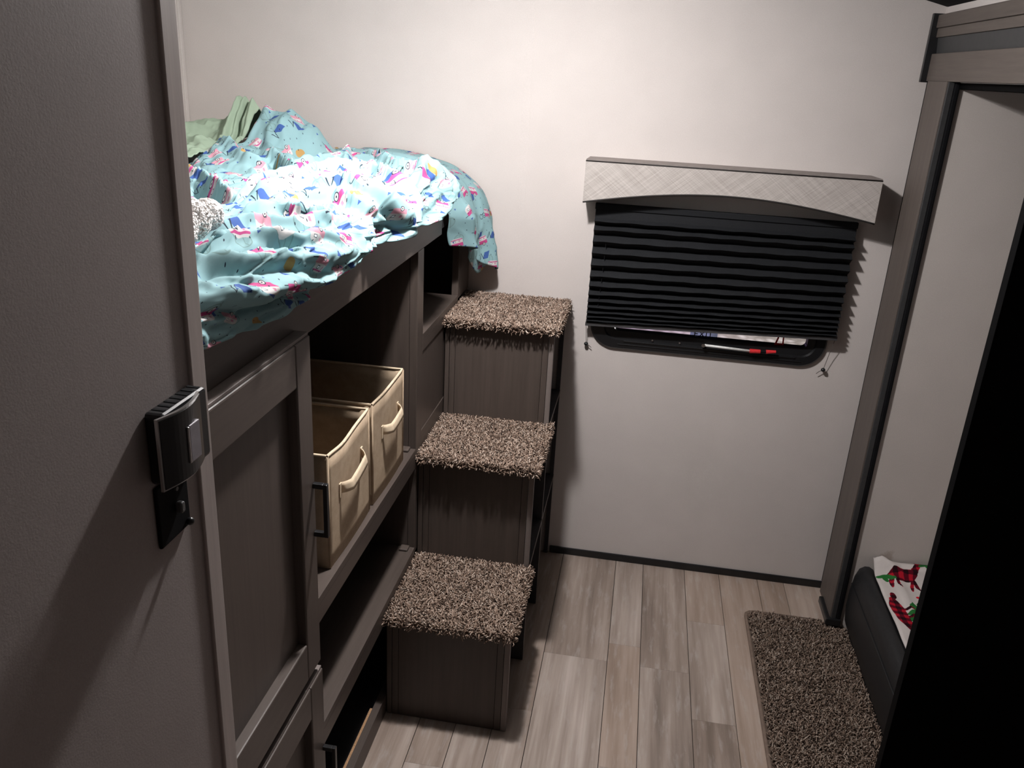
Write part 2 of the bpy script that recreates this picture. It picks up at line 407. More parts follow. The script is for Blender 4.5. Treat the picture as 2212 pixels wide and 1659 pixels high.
# sticker with lettering and the red triangle on the pane
stk = bx('exit_sticker', 0.757, 0.846, 0.0085, 0.0095, 0.878, 0.925, sticker_mat(), win, bev=0, label='blue-grey exit sticker')
def text_obj(s, size, loc, rot, mat, parent, name='lettering', ext=0.0004):
    c = bpy.data.curves.new(name, 'FONT'); c.body = s; c.size = size; c.extrude = ext; c.align_x = 'LEFT'
    t = bpy.data.objects.new('tmp', c); COL.objects.link(t)
    dg = bpy.context.evaluated_depsgraph_get(); me = bpy.data.meshes.new_from_object(t.evaluated_get(dg))
    bpy.data.objects.remove(t); me.name = name; me.materials.clear(); me.materials.append(M[mat])
    o = bpy.data.objects.new(name, me); COL.objects.link(o); o.parent = parent
    o.location = Vector(loc) - world_loc(parent); o.rotation_euler = rot; return o
text_obj('EXIT', 0.031, (0.768, 0.0078, 0.8885), (math.pi / 2, 0, 0), 'black', stk)
tri = [(1.031, 0.8875), (1.061, 0.8885), (1.059, 0.922), (1.0405, 0.921)]
tin = [(1.0385, 0.8925), (1.056, 0.893), (1.0545, 0.9185), (1.0450, 0.918)]
ring('red_triangle', [(tri, 0.0075), (tin, 0.0075), (tin, 0.0085), (tri, 0.0085)], 'red', win, label='red outlined triangle on the pane')

# ground outside, brightened by two added lamps out of view
def ground_mat():
    m, nt, b = mat_base('leafy_gravel', 0.9, 0.1)
    f = noise_fac(nt, coords(nt), 7, 5, 0.7); v = node(nt, 'ShaderNodeTexVoronoi'); v.inputs['Scale'].default_value = 9
    nt.links.new(coords(nt), v.inputs['Vector'])
    nt.links.new(mixc(X(f), ramp(nt, v.outputs['Distance'], [(0.1, (0.75, 0.72, 0.68)), (0.6, (0.12, 0.11, 0.09))]), (0.5, 0.46, 0.4)), b.inputs['Base Color']); return m
M['ground'] = ground_mat()
gv = [];
for j in range(41):
    gv.append([(-7 + 14 * i / 40, 1.0 + 14 * j / 40, -0.9 + 0.08 * mnoise.noise(Vector((i * 0.5, j * 0.5, 0)))) for i in range(41)])
build('ground_outside', MB().grid(np.array(gv)), 'ground', kind='structure', label='gravel ground outside the window')
for i, (loc, pw, c) in enumerate(OUT_LIGHTS):
    l = bpy.data.lights.new('outside_fill', 'POINT'); l.energy = pw; l.color = c; l.shadow_soft_size = 0.15
    o = bpy.data.objects.new('outside_fill', l); COL.objects.link(o); o.location = loc

# ================================================================== VALANCE AND SHADE
def crosshatch():
    m, nt, b = mat_base('crosshatch_fabric', 0.75, 0.2)
    tc = node(nt, 'ShaderNodeTexCoord'); sp = node(nt, 'ShaderNodeSeparateXYZ'); nt.links.new(tc.outputs['Object'], sp.inputs[0])
    x = X(sp.outputs[0]); z = X(sp.outputs[2])
    def lines(a, fr, seed):
        u = x * math.cos(a) + z * math.sin(a); v = z * math.cos(a) - x * math.sin(a)
        cb = node(nt, 'ShaderNodeCombineXYZ'); nt.links.new((u * fr + seed).v, cb.inputs[0]); nt.links.new((v * 5.0).v, cb.inputs[1])
        return X(noise_fac(nt, cb.outputs[0], 1.0, 2, 0.6))
    g = lines(0.90, 330, 3.0) * 0.35 + lines(2.25, 330, 9.0) * 0.35 + lines(0.90, 55, 1.0) * 0.15 + lines(2.25, 55, 5.0) * 0.15
    nt.links.new(ramp(nt, g.v, [(0.36, (0.33, 0.295, 0.272)), (0.62, (0.52, 0.48, 0.452))]), b.inputs['Base Color'])
    bump(nt, b, g.v, 0.25, 0.001); return m
M['crosshatch'] = crosshatch()
M['valance_side'] = plain('valance_top_board', (0.22, 0.19, 0.175), 0.7)
M['dark_piping'] = plain('dark_piping', (0.02, 0.017, 0.016), 0.7)
val = thing('window_valance', (0.807, 0, 1.32), 'crosshatch fabric window valance with arched lower edge above the black shade', 'valance')
VL, VR, VT, VD = 0.3715, 1.2415, 1.4417, 0.095
def arch(x):
    t = (x - VL) / (VR - VL)
    return 1.3185 + 0.0485 * math.sin(math.pi * min(max(t, 0), 1)) ** 0.95
n = 60; Vf = []; F = []
for i in range(n + 1):
    x = VL + (VR - VL) * i / n; zb = arch(x)
    for y in (-VD, -VD + 0.012): Vf += [(x, y, zb), (x, y, VT)]
for i in range(n):
    a = i * 4; b = a + 4
    F += [(a, b, b + 1, a + 1), (a + 2, a + 3, b + 3, b + 2), (a, a + 2, b + 2, b), (a + 1, b + 1, b + 3, a + 3)]
F += [(0, 1, 3, 2), (n * 4, n * 4 + 2, n * 4 + 3, n * 4 + 1)]
build('front_panel', MB().add(Vf, F), 'crosshatch', val)
for s in (0, 1):
    x0 = VL if s == 0 else VR - 0.012
    bx('return', x0, x0 + 0.012, -VD + 0.0122, -0.0005, arch(VL), VT, 'crosshatch', val, bev=0.001)
build('top_board', MB().prism([(VL + 0.001, -VD + 0.001), (VR - 0.001, -VD + 0.001), (VR - 0.014, -0.0005), (VL + 0.006, -0.0005)], 'z', VT, VT + 0.006), 'valance_side', val)
bx('back_board', VL + 0.0125, VR - 0.0125, -0.014, -0.001, 1.30, VT - 0.001, M['wall'], val, bev=0.001)
build('piping', MB().tube([(VL + (VR - VL) * i / n, -VD + 0.001, arch(VL + (VR - VL) * i / n) - 0.001) for i in range(n + 1)], 0.0028, 8), 'dark_piping', val, smooth=True)
build('piping', MB().tube([(VL, -VD, VT + 0.001), (VR, -VD, VT + 0.001)], 0.002, 8), 'dark_piping', val, smooth=True)

def shade_mat():
    m, nt, b = mat_base('black_pleated_fabric', 0.75, 0.25)
    f = noise_fac(nt, coords(nt), 500, 2)
    nt.links.new(ramp(nt, f, [(0.3, (0.006, 0.0065, 0.008)), (0.7, (0.012, 0.013, 0.015))]), b.inputs['Base Color'])
    bump(nt, b, f, 0.2, 0.0005); return m
M['shade'] = shade_mat()
shade = thing('pleated_shade', (0.81, -0.04, 0.92), 'black pleated window shade lowered to just above the window sill', 'blind')
SL, SR = 0.4105, 1.2095; ST = 1.307
pl = [0.055, 0.083] + [0.083 + 0.0395 * k for k in range(1, 5)]
while len(pl) < 13: pl.append(pl[-1] + 0.0395 * (0.86 ** (len(pl) - 5)))
tot = pl[-1] + 0.008; fr = [0] + [p / tot for p in pl] + [1.0]
mb = MB(); P = []
zr = lambda x: 0.9160 + (x - SL) / (SR - SL) * 0.0290
nx = 24
rowz = []
for k in range(len(fr) - 1):
    if k == 0: rowz += [(fr[0], 0.030), (fr[1] - 0.02, 0.034)]
    else:
        rowz += [(fr[k], 0.052), (fr[k] + (fr[k + 1] - fr[k]) * 0.50, 0.024)]
rowz += [(1.0, 0.040)]
for q, (f_, y) in enumerate(rowz):
    row = []
    for i in range(nx + 1):
        x = SL + (SR - SL) * i / nx
        z = ST + (zr(x) - ST) * f_ + 0.0012 * math.sin(i * 1.7 + q)
        row.append((x, -y, z))
    P.append(row)
sh = build('pleated_fabric', mb.grid(np.array(P)), 'shade', shade)
md = sh.modifiers.new('thickness', 'SOLIDIFY'); md.thickness = 0.001
bx('head_rail', SL - 0.002, SR + 0.002, -0.036, -0.0155, 1.290, 1.3085, 'shade', shade)
V = []
for x in (SL - 0.002, SR + 0.003):
    z = zr(x); V += [(x, -0.043, z + 0.0005), (x, -0.026, z + 0.0005), (x, -0.026, z - 0.0105), (x, -0.043, z - 0.0105)]
build('bottom_rail', MB().add(V, [(0, 1, 2, 3), (7, 6, 5, 4), (0, 4, 5, 1), (1, 5, 6, 2), (2, 6, 7, 3), (3, 7, 4, 0)]), plain('charcoal_rail', (0.055, 0.053, 0.055), 0.4), shade)
M['cord'] = plain('cord', (0.10, 0.085, 0.075), 0.8)
for x0, z0, xb, zb, tail in ((0.4115, 0.905, 0.4155, 0.8330, (0.018, -0.012)), (1.209, 0.937, 1.1945, 0.8235, (-0.019, -0.016))):
    c = build('cord', MB().tube([(x0, -0.034, z0), ((x0 + xb) / 2, -0.022, (z0 + zb) / 2), (xb, -0.013, zb)], 0.0009, 6), 'cord', shade)
    bead = build('bead', MB().sphere((xb, -0.013, zb), 0.0072, 1, 1, 0.95), 'black', shade, smooth=True)
    build('cord_tail', MB().tube([(xb, -0.013, zb), (xb + tail[0] * 0.6, -0.012, zb + tail[1] * 0.45), (xb + tail[0], -0.011, zb + tail[1])], 0.0011, 6), 'cord', shade)
for k in range(3, 10):
    z = ST + (zr(0.46) - ST) * fr[k]
    bx('cord_slot', 0.4555 - k * 0.0012, 0.4572 - k * 0.0012, -0.0445, -0.0385, z - 0.018, z - 0.007, 'blackmat', shade, bev=0)

# ================================================================== BUNK CABINET
cab = thing('bunk_cabinet', (-0.3, -1.0, 0), 'dark greige built-in bunk bed cabinet with open shelves and panelled doors', 'cabinet')
XB = -0.50
# face frame
bx('bunk_rail', -0.022, 0.0, -1.93, -0.405, 1.2406, 1.345, 'wood_h', cab, bev=0.002)
bx('stile', -0.022, -0.0005, -1.505, -1.425, 0.06, 1.2404, 'wood_v', cab)
bx('stile', -0.022, 0.0, -0.660, -0.600, 0.345, 1.2404, 'wood_v', cab)
bx('stile', -0.022, -0.0005, -0.165, -0.006, 0.99, 1.30, 'wood_v', cab)
bx('stile', -0.022, -0.0005, -1.94, -1.86, 0.06, 1.2404, 'wood_v', cab)
bx('kick_board', -0.020, 0.0, -1.93, -0.02, 0.0005, 0.060, 'wood_h', cab, bev=0.001)
bx('raw_edge', -0.030, -0.0203, -1.93, -0.990, 0.0, 0.050, 'rawboard', cab, bev=0.001)
# shelves with thick front edge
def shelf(y0, y1, zt, th):
    s = bx('shelf', XB, 0.0, y0, y1, zt - 0.018, zt, 'wood_h', cab, bev=0.0008)
    bx('shelf_edge', -0.022, -0.0002, y0 + 0.0003, y1 - 0.0003, zt - th, zt - 0.0182, 'wood_h', s, bev=0.0006)
shelf(-1.424, -0.6605, 0.6803, 0.059)
shelf(-1.424, -0.6605, 0.3606, 0.058)
shelf(-0.5995, -0.1655, 1.0015, 0.050)
bx('shelf_edge', -0.020, -0.0006, -0.5995, -0.02, 0.640, 0.712, 'wood_h', cab)
for zc in (0.6808, 0.3610):
    build('shelf_cleat', MB().box(-0.040, -0.014, -0.690, -0.662, zc, zc + 0.007, 0.003), 'wood_h', cab)
# linings
for (y0, y1) in ((-1.444, -1.4255), (-0.6595, -0.6445), (-0.0155, -0.001), (-1.93, -1.9155)):
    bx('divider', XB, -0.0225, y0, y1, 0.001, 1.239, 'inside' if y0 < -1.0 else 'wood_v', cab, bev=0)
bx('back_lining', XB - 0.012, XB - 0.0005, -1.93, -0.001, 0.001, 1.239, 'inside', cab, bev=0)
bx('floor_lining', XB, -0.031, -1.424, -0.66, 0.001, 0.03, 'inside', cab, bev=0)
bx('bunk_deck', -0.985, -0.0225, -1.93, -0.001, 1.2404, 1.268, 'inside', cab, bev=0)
bx('side_panel', -0.0225, -0.003, -0.599, -0.02, 0.062, 0.639, 'wood_v', cab, bev=0)
bx('side_panel', -0.0225, -0.003, -0.599, -0.02, 0.713, 0.950, 'wood_v', cab, bev=0)

# panelled doors
def door(y0, y1, z0, z1, hz0, hz1, hy):
    d = thing_part('door', cab, (0, (y0 + y1) / 2, z0))
    w = 0.062; x0, x1 = 0.001, 0.0265
    bx('stile', x0, x1, y1 - w, y1, z0, z1, 'wood_v', d, bev=0.003)
    bx('stile', x0, x1, y0, y0 + w, z0, z1, 'wood_v', d, bev=0.003)
    bx('rail', x0, x1, y0 + w + 0.0002, y1 - w - 0.0002, z1 - 0.075, z1, 'wood_h', d, bev=0.003)
    bx('rail', x0, x1, y0 + w + 0.0002, y1 - w - 0.0002, z0, z0 + 0.082, 'wood_h', d, bev=0.003)
    bx('panel', x0, x0 + 0.007, y0 + w - 0.005, y1 - w + 0.005, z0 + 0.075, z1 - 0.07, 'wood_v', d, bev=0)
    bx('top_lip', x0 - 0.0005, x1 - 0.003, y0 + 0.001, y1 - 0.001, z1 + 0.0002, z1 + 0.006, 'trimwood', d, bev=0.001)
    mb = MB().box(0.046, 0.054, hy - 0.005, hy + 0.005, hz0, hz1, 0.0012)
    mb.box(x1 + 0.0002, 0.0465, hy - 0.005, hy + 0.005, hz0, hz0 + 0.010, 0.0012).box(x1 + 0.0002, 0.0465, hy - 0.005, hy + 0.005, hz1 - 0.010, hz1, 0.0012)
    build('handle', mb, 'black', d, label='black square bar pull')
    return d
def thing_part(name, parent, loc):
    o = bpy.data.objects.new(name, None); COL.objects.link(o); o.parent = parent; o.location = Vector(loc) - world_loc(parent); return o
door(-1.935, -1.453, 0.585, 1.2570, 0.872, 0.981, -1.4625)
door(-1.935, -1.4455, 0.085, 0.5590, 0.262, 0.372, -1.4575)

# ================================================================== STAIRS
M['carpet_board'] = plain('carpet_backing', (0.10, 0.075, 0.06), 0.9, 0.1)
def carpet_mat_():
    m, nt, b = mat_base('twist_pile_yarn', 0.85, 0.15)
    a = node(nt, 'ShaderNodeAttribute', attribute_name='yarn'); nt.links.new(a.outputs['Color'], b.inputs['Base Color'])
    return m
M['yarn'] = carpet_mat_()
YARN = np.array([[0.42, 0.315, 0.25], [0.27, 0.19, 0.145], [0.15, 0.10, 0.075], [0.05, 0.034, 0.026], [0.56, 0.455, 0.38]])
YP = np.array([0.27, 0.27, 0.20, 0.13, 0.13])
def tufts(name, pos, nor, parent, length=0.012, rad=0.0017, lean=0.85, dark=1.0, kind='stuff'):
    """short bent three-sided yarn tufts standing on pos/nor"""
    N = len(pos)
    r = rng.normal(size=(N, 3)); t = r - nor * np.sum(r * nor, 1, keepdims=True); t /= np.linalg.norm(t, axis=1, keepdims=True)
    r2 = rng.normal(size=(N, 3)); t2 = r2 - nor * np.sum(r2 * nor, 1, keepdims=True); t2 /= np.linalg.norm(t2, axis=1, keepdims=True)
    L = length * rng.uniform(0.75, 1.2, (N, 1)); ln = lean * rng.uniform(0.3, 1.25, (N, 1))
    c0 = pos; c1 = pos + nor * L * 0.55 + t * L * ln * 0.45; c2 = c1 + nor * L * 0.33 + (t * 0.5 + t2 * 0.7) * L * ln * 0.75
    a = np.cross(nor, t); rings = []
    for c, rr in ((c0, rad * 0.8), (c1, rad * 1.1), (c2, rad * 0.75)):
        for k in range(3):
            an = 2 * math.pi * k / 3; rings.append(c + (t * math.cos(an) + a * math.sin(an)) * rr)
    V = np.stack(rings, 1).reshape(-1, 3)
    base = (np.arange(N) * 9)[:, None]
    tl = []
    for s in (0, 3):
        for k in range(3):
            k2 = (k + 1) % 3; tl += [[s + k, s + k2, s + 3 + k2], [s + k, s + 3 + k2, s + 3 + k]]
    tl.append([6, 7, 8]); tl = np.array(tl)
    T = (base[:, None, :] + tl[None]).reshape(-1, 3)
    off = np.array(world_loc(parent)); V = V - off
    me = bpy.data.meshes.new(name); me.vertices.add(len(V)); me.vertices.foreach_set('co', V.astype(np.float32).ravel())
    me.loops.add(T.size); me.loops.foreach_set('vertex_index', T.astype(np.int32).ravel())
    me.polygons.add(len(T)); me.polygons.foreach_set('loop_start', np.arange(0, T.size, 3, dtype=np.int32)); me.polygons.foreach_set('loop_total', np.full(len(T), 3, np.int32))
    me.update(calc_edges=True)
    ci = rng.choice(len(YARN), N, p=YP); c = YARN[ci] * rng.uniform(0.8, 1.2, (N, 1)) * dark
    at = me.attributes.new('yarn', 'FLOAT_COLOR', 'POINT')
    cc = np.repeat(np.concatenate([c, np.ones((N, 1))], 1), 9, 0); at.data.foreach_set('color', cc.astype(np.float32).ravel())
    me.materials.append(M['yarn']); o = bpy.data.objects.new(name, me); COL.objects.link(o); o.parent = parent; o['kind'] = kind
    return o
def slab_samples(x0, x1, y0, y1, zt, edge, sp, sides='LFR', corner=0.0):
    """points on the top and on the rounded edges of a carpeted slab"""
    P, Nn = [], []
    def jit(n): return rng.uniform(-0.45, 0.45, n) * sp
    gx, gy = np.meshgrid(np.arange(x0, x1, sp), np.arange(y0, y1, sp)); g = gx.size
    P.append(np.stack([gx.ravel() + jit(g), gy.ravel() + jit(g), np.full(g, zt)], 1)); Nn.append(np.tile([0, 0, 1.0], (g, 1)))
    if corner:
        q = P[0]; cx = np.clip(q[:, 0], x0 + corner, x1 - corner); cy = np.clip(q[:, 1], y0 + corner, y1 - corner)
        k = np.hypot(q[:, 0] - cx, q[:, 1] - cy) <= corner; P[0] = q[k]; Nn[0] = Nn[0][k]
    for s in sides:
        if s in 'FB':
            l = np.arange(x0, x1, sp); y = y0 if s == 'F' else y1; nv = np.array([0, -1.0 if s == 'F' else 1.0, 0])
            for e in (0.0, edge * 0.5, edge):
                P.append(np.stack([l + jit(len(l)), np.full(len(l), y), np.full(len(l), zt - e)], 1))
                v = nv * (0.6 + e / edge * 0.4) + np.array([0, 0, 0.7 - 0.9 * e / edge]); v /= np.linalg.norm(v); Nn.append(np.tile(v, (len(l), 1)))
        else:
            l = np.arange(y0, y1, sp); x = x0 if s == 'L' else x1; nv = np.array([-1.0 if s == 'L' else 1.0, 0, 0])
            for e in (0.0, edge * 0.5, edge):
                P.append(np.stack([np.full(len(l), x), l + jit(len(l)), np.full(len(l), zt - e)], 1))
                v = nv * (0.6 + e / edge * 0.4) + np.array([0, 0, 0.7 - 0.9 * e / edge]); v /= np.linalg.norm(v); Nn.append(np.tile(v, (len(l), 1)))
    return np.concatenate(P), np.concatenate(Nn)

st = thing('bunk_stairs', (0.17, -0.5, 0), 'dark greige storage stairs with three carpeted treads beside the bunk', 'stairs')
SXR = 0.338
steps = [(-0.980, -0.632, 0.338), (-0.6755, -0.3205, 0.6657), (-0.3768, -0.006, 0.9828)]
riser_y = [-0.945, -0.640, -0.343]; low = [0.001, 0.326, 0.654]
for i, (y0, y1, zt) in enumerate(steps):
    ry = riser_y[i]; zb = zt - 0.030
    rp = thing_part('riser', st, (0.17, ry, low[i]))
    bx('panel', 0.0355, 0.3035, ry + 0.0015, ry + 0.014, low[i], zb, 'wood_v', rp, bev=0.0005)
    bx('edge_strip', 0.003, 0.0165, ry, ry + 0.014, low[i], zb, 'wood_v', rp, bev=0.001)
    bx('edge_strip', 0.0180, 0.0345, ry + 0.0005, ry + 0.014, low[i], zb, 'wood_v', rp, bev=0.0008)
    bx('edge_strip', 0.3045, 0.322, ry + 0.0005, ry + 0.014, low[i], zb, 'wood_v', rp, bev=0.0008)
    bx('edge_strip', 0.3232, SXR, ry, ry + 0.014, low[i], zb, 'trimwood', rp, bev=0.001)
    # board under the tread, then the carpeted tread itself
    bx('step_board', 0.003, SXR, ry + 0.0005, (-0.001 if i == 2 else y1 + 0.004), zb, zb + 0.012, 'wood_x', st, bev=0.001)
    tr = bx('tread', 0.004, 0.3475, y0 + 0.010, y1 - 0.003, zb + 0.0122, zt - 0.010, 'carpet_board', st, bev=0.004, label='tread wrapped in brown twist-pile carpet')
    p, nn = slab_samples(0.006, 0.3475, y0 + 0.011, y1 - 0.006, zt - 0.0105, 0.009, 0.0040, 'LFR' + ('B' if i < 2 else ''), 0.012)
    tufts('pile', p, nn, tr)
# open side: inner uprights and shelves behind the risers, shade painted into them
for i, (ry, z0, z1) in enumerate(((-0.640, 0.001, 0.3255), (-0.343, 0.001, 0.653))):
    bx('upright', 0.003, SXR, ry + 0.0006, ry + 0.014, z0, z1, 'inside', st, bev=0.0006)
    bx('upright_edge', SXR + 0.0001, SXR + 0.0012, ry + 0.0006, ry + 0.014, z0, z1, 'wood_v', st, bev=0.0003)
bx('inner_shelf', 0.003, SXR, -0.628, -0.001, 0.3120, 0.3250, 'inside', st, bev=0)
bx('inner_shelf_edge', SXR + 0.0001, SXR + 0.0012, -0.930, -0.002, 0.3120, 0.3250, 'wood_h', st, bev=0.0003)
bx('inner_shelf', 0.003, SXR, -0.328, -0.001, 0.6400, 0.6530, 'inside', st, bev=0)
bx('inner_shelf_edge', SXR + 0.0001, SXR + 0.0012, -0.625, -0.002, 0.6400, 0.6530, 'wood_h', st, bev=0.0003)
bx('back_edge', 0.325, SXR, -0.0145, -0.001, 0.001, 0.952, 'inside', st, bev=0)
bx('inner_shade_sheet', 0.0005, 0.0028, -0.93, -0.001, 0.001, 0.30, 'inside', st, bev=0)  # thin dark sheet over the cabinet side, standing in for shade
bx('side_shade_sheet', 0.290, 0.296, -0.928, -0.646, 0.001, 0.3118, 'inside', st, bev=0)  # dark sheets added to stand in for shade in the open cubbies
bx('side_shade_sheet', 0.290, 0.296, -0.624, -0.348, 0.001, 0.3118, 'inside', st, bev=0)
bx('side_shade_sheet', 0.290, 0.296, -0.624, -0.348, 0.3255, 0.6398, 'inside', st, bev=0)
bx('side_shade_sheet', 0.290, 0.296, -0.328, -0.016, 0.001, 0.3118, 'inside', st, bev=0)
bx('side_shade_sheet', 0.290, 0.296, -0.328, -0.016, 0.3255, 0.6398, 'inside', st, bev=0)
bx('side_shade_sheet', 0.290, 0.296, -0.328, -0.016, 0.6535, 0.952, 'inside', st, bev=0)

# ================================================================== BINS
def canvas():
    m, nt, b = mat_base('tan_felt', 0.9, 0.1)
    f = noise_fac(nt, coords(nt), 40, 4); g = noise_fac(nt, coords(nt), 700, 2)
    k = X(f) * 0.6 + X(g) * 0.4
    nt.links.new(ramp(nt, k.v, [(0.3, (0.36, 0.27, 0.185)), (0.7, (0.50, 0.39, 0.28))]), b.inputs['Base Color']); bump(nt, b, g, 0.3, 0.0008); return m
M['felt'] = canvas()
M['felt_trim'] = plain('cream_binding', (0.62, 0.50, 0.36), 0.85, 0.1)
def storage_bin(y0, y1, z0, h, sag, label, hy0, hy1, hz, tilt):
    xf = -0.017; xb = xf - 0.262; t = 0.004
    b = thing('storage_bin', (xf - 0.13, (y0 + y1) / 2, z0), label, 'storage bin', 'tan fabric bins on the bunk shelf')
    n = 14
    def wall(name, pts, zfun, nrm):
        P = []
        for k in range(9):
            row = []
            for (x, y) in pts:
                f = k / 8; zz = z0 + (zfun(x, y) - z0) * f
                row.append((x, y, zz))
            P.append(row)
        P = np.array(P)
        o = build(name, MB().grid(P), 'felt', b, smooth=True); md = o.modifiers.new('thickness', 'SOLIDIFY'); md.thickness = t; md.offset = nrm
        return o
    top = z0 + h
    def ztop(y): 
        u = (y - y0) / (y1 - y0); return top - sag * math.exp(-((u - 0.32) / 0.22) ** 2) 
    ff = [(xf + 0.003 * math.sin(math.pi * k / n), y0 + (y1 - y0) * k / n) for k in range(n + 1)]
    wall('front', ff, lambda x, y: ztop(y), 0)
    wall('back', [(xb, y0 + (y1 - y0) * k / n) for k in range(n + 1)], lambda x, y: top, 0)
    for y in (y0, y1):
        wall('side', [(xb + (xf - xb) * k / n, y) for k in range(n + 1)], lambda x, y: top + (0.0 if y > y0 else 0), 0)
    bx('base_pad', xb + 0.003, xf - 0.003, y0 + 0.003, y1 - 0.003, z0 + 0.0005, z0 + 0.006, 'felt', b, bev=0.001)
    loop = [(x, y, ztop(y) + 0.001) for x, y in ff] + [(xf + (xb - xf) * k / n, y1, top + 0.001) for k in range(1, n + 1)] \
         + [(xb, y1 + (y0 - y1) * k / n, top + 0.001) for k in range(1, n + 1)] + [(xb + (xf - xb) * k / n, y0, top + 0.001) for k in range(1, n + 1)]
    build('rim_binding', MB().tube(loop, 0.0034, 8, cap=False), 'felt_trim', b, smooth=True)
    for y in (y0, y1): build('corner_seam', MB().tube([(xf + 0.0015, y, z0 + 0.003), (xf + 0.0015, y, ztop(y))], 0.0026, 6), 'felt', b, smooth=True)
    # strap handle: flat band bowed out from the front with stitched ends
    P = []; m = 18
    for k in range(m + 1):
        u = k / m; y = hy0 + (hy1 - hy0) * u
        e = min(u, 1 - u); out = 0.022 * min(1.0, e / 0.16) ** 0.6 + 0.004
        z = hz + tilt * (u - 0.5) - 0.004 * math.sin(math.pi * u)
        P.append([(xf + out - 0.004, y, z + 0.012), (xf + out - 0.001, y, z + 0.004), (xf + out + 0.001, y, z - 0.004), (xf + out + 0.002, y, z - 0.012)])
    o = build('handle', MB().grid(np.array(P)), 'felt_trim', b, smooth=True); md = o.modifiers.new('thickness', 'SOLIDIFY'); md.thickness = 0.0016
    for y in (hy0, hy1):
        z = hz + tilt * ((y - hy0) / (hy1 - hy0) - 0.5)
        bx('stitched_tab', xf + 0.003, xf + 0.0065, y - 0.006, y + 0.006, z - 0.022, z + 0.012, 'felt_trim', o, bev=0.001)
    return b
storage_bin(-1.284, -1.026, 0.6808, 0.263, 0.008, 'tan fabric bin beside the cabinet door pull, its front rim dented', -1.224, -1.086, 0.842+0.012, 0.022)
storage_bin(-0.998, -0.742, 0.6808, 0.263, 0.002, 'tan fabric bin set against the shelf divider by the stairs', -0.930, -0.800, 0.858, 0.012)

# ================================================================== MATTRESS
mt = bx('mattress', -0.965, -0.085, -1.920, -0.030, 1.2685, 1.385, plain('white_ticking', (0.6, 0.62, 0.64), 0.9, 0.1), bev=0.04)
tag(mt, 'white bunk mattress under the aqua blanket', 'mattress')

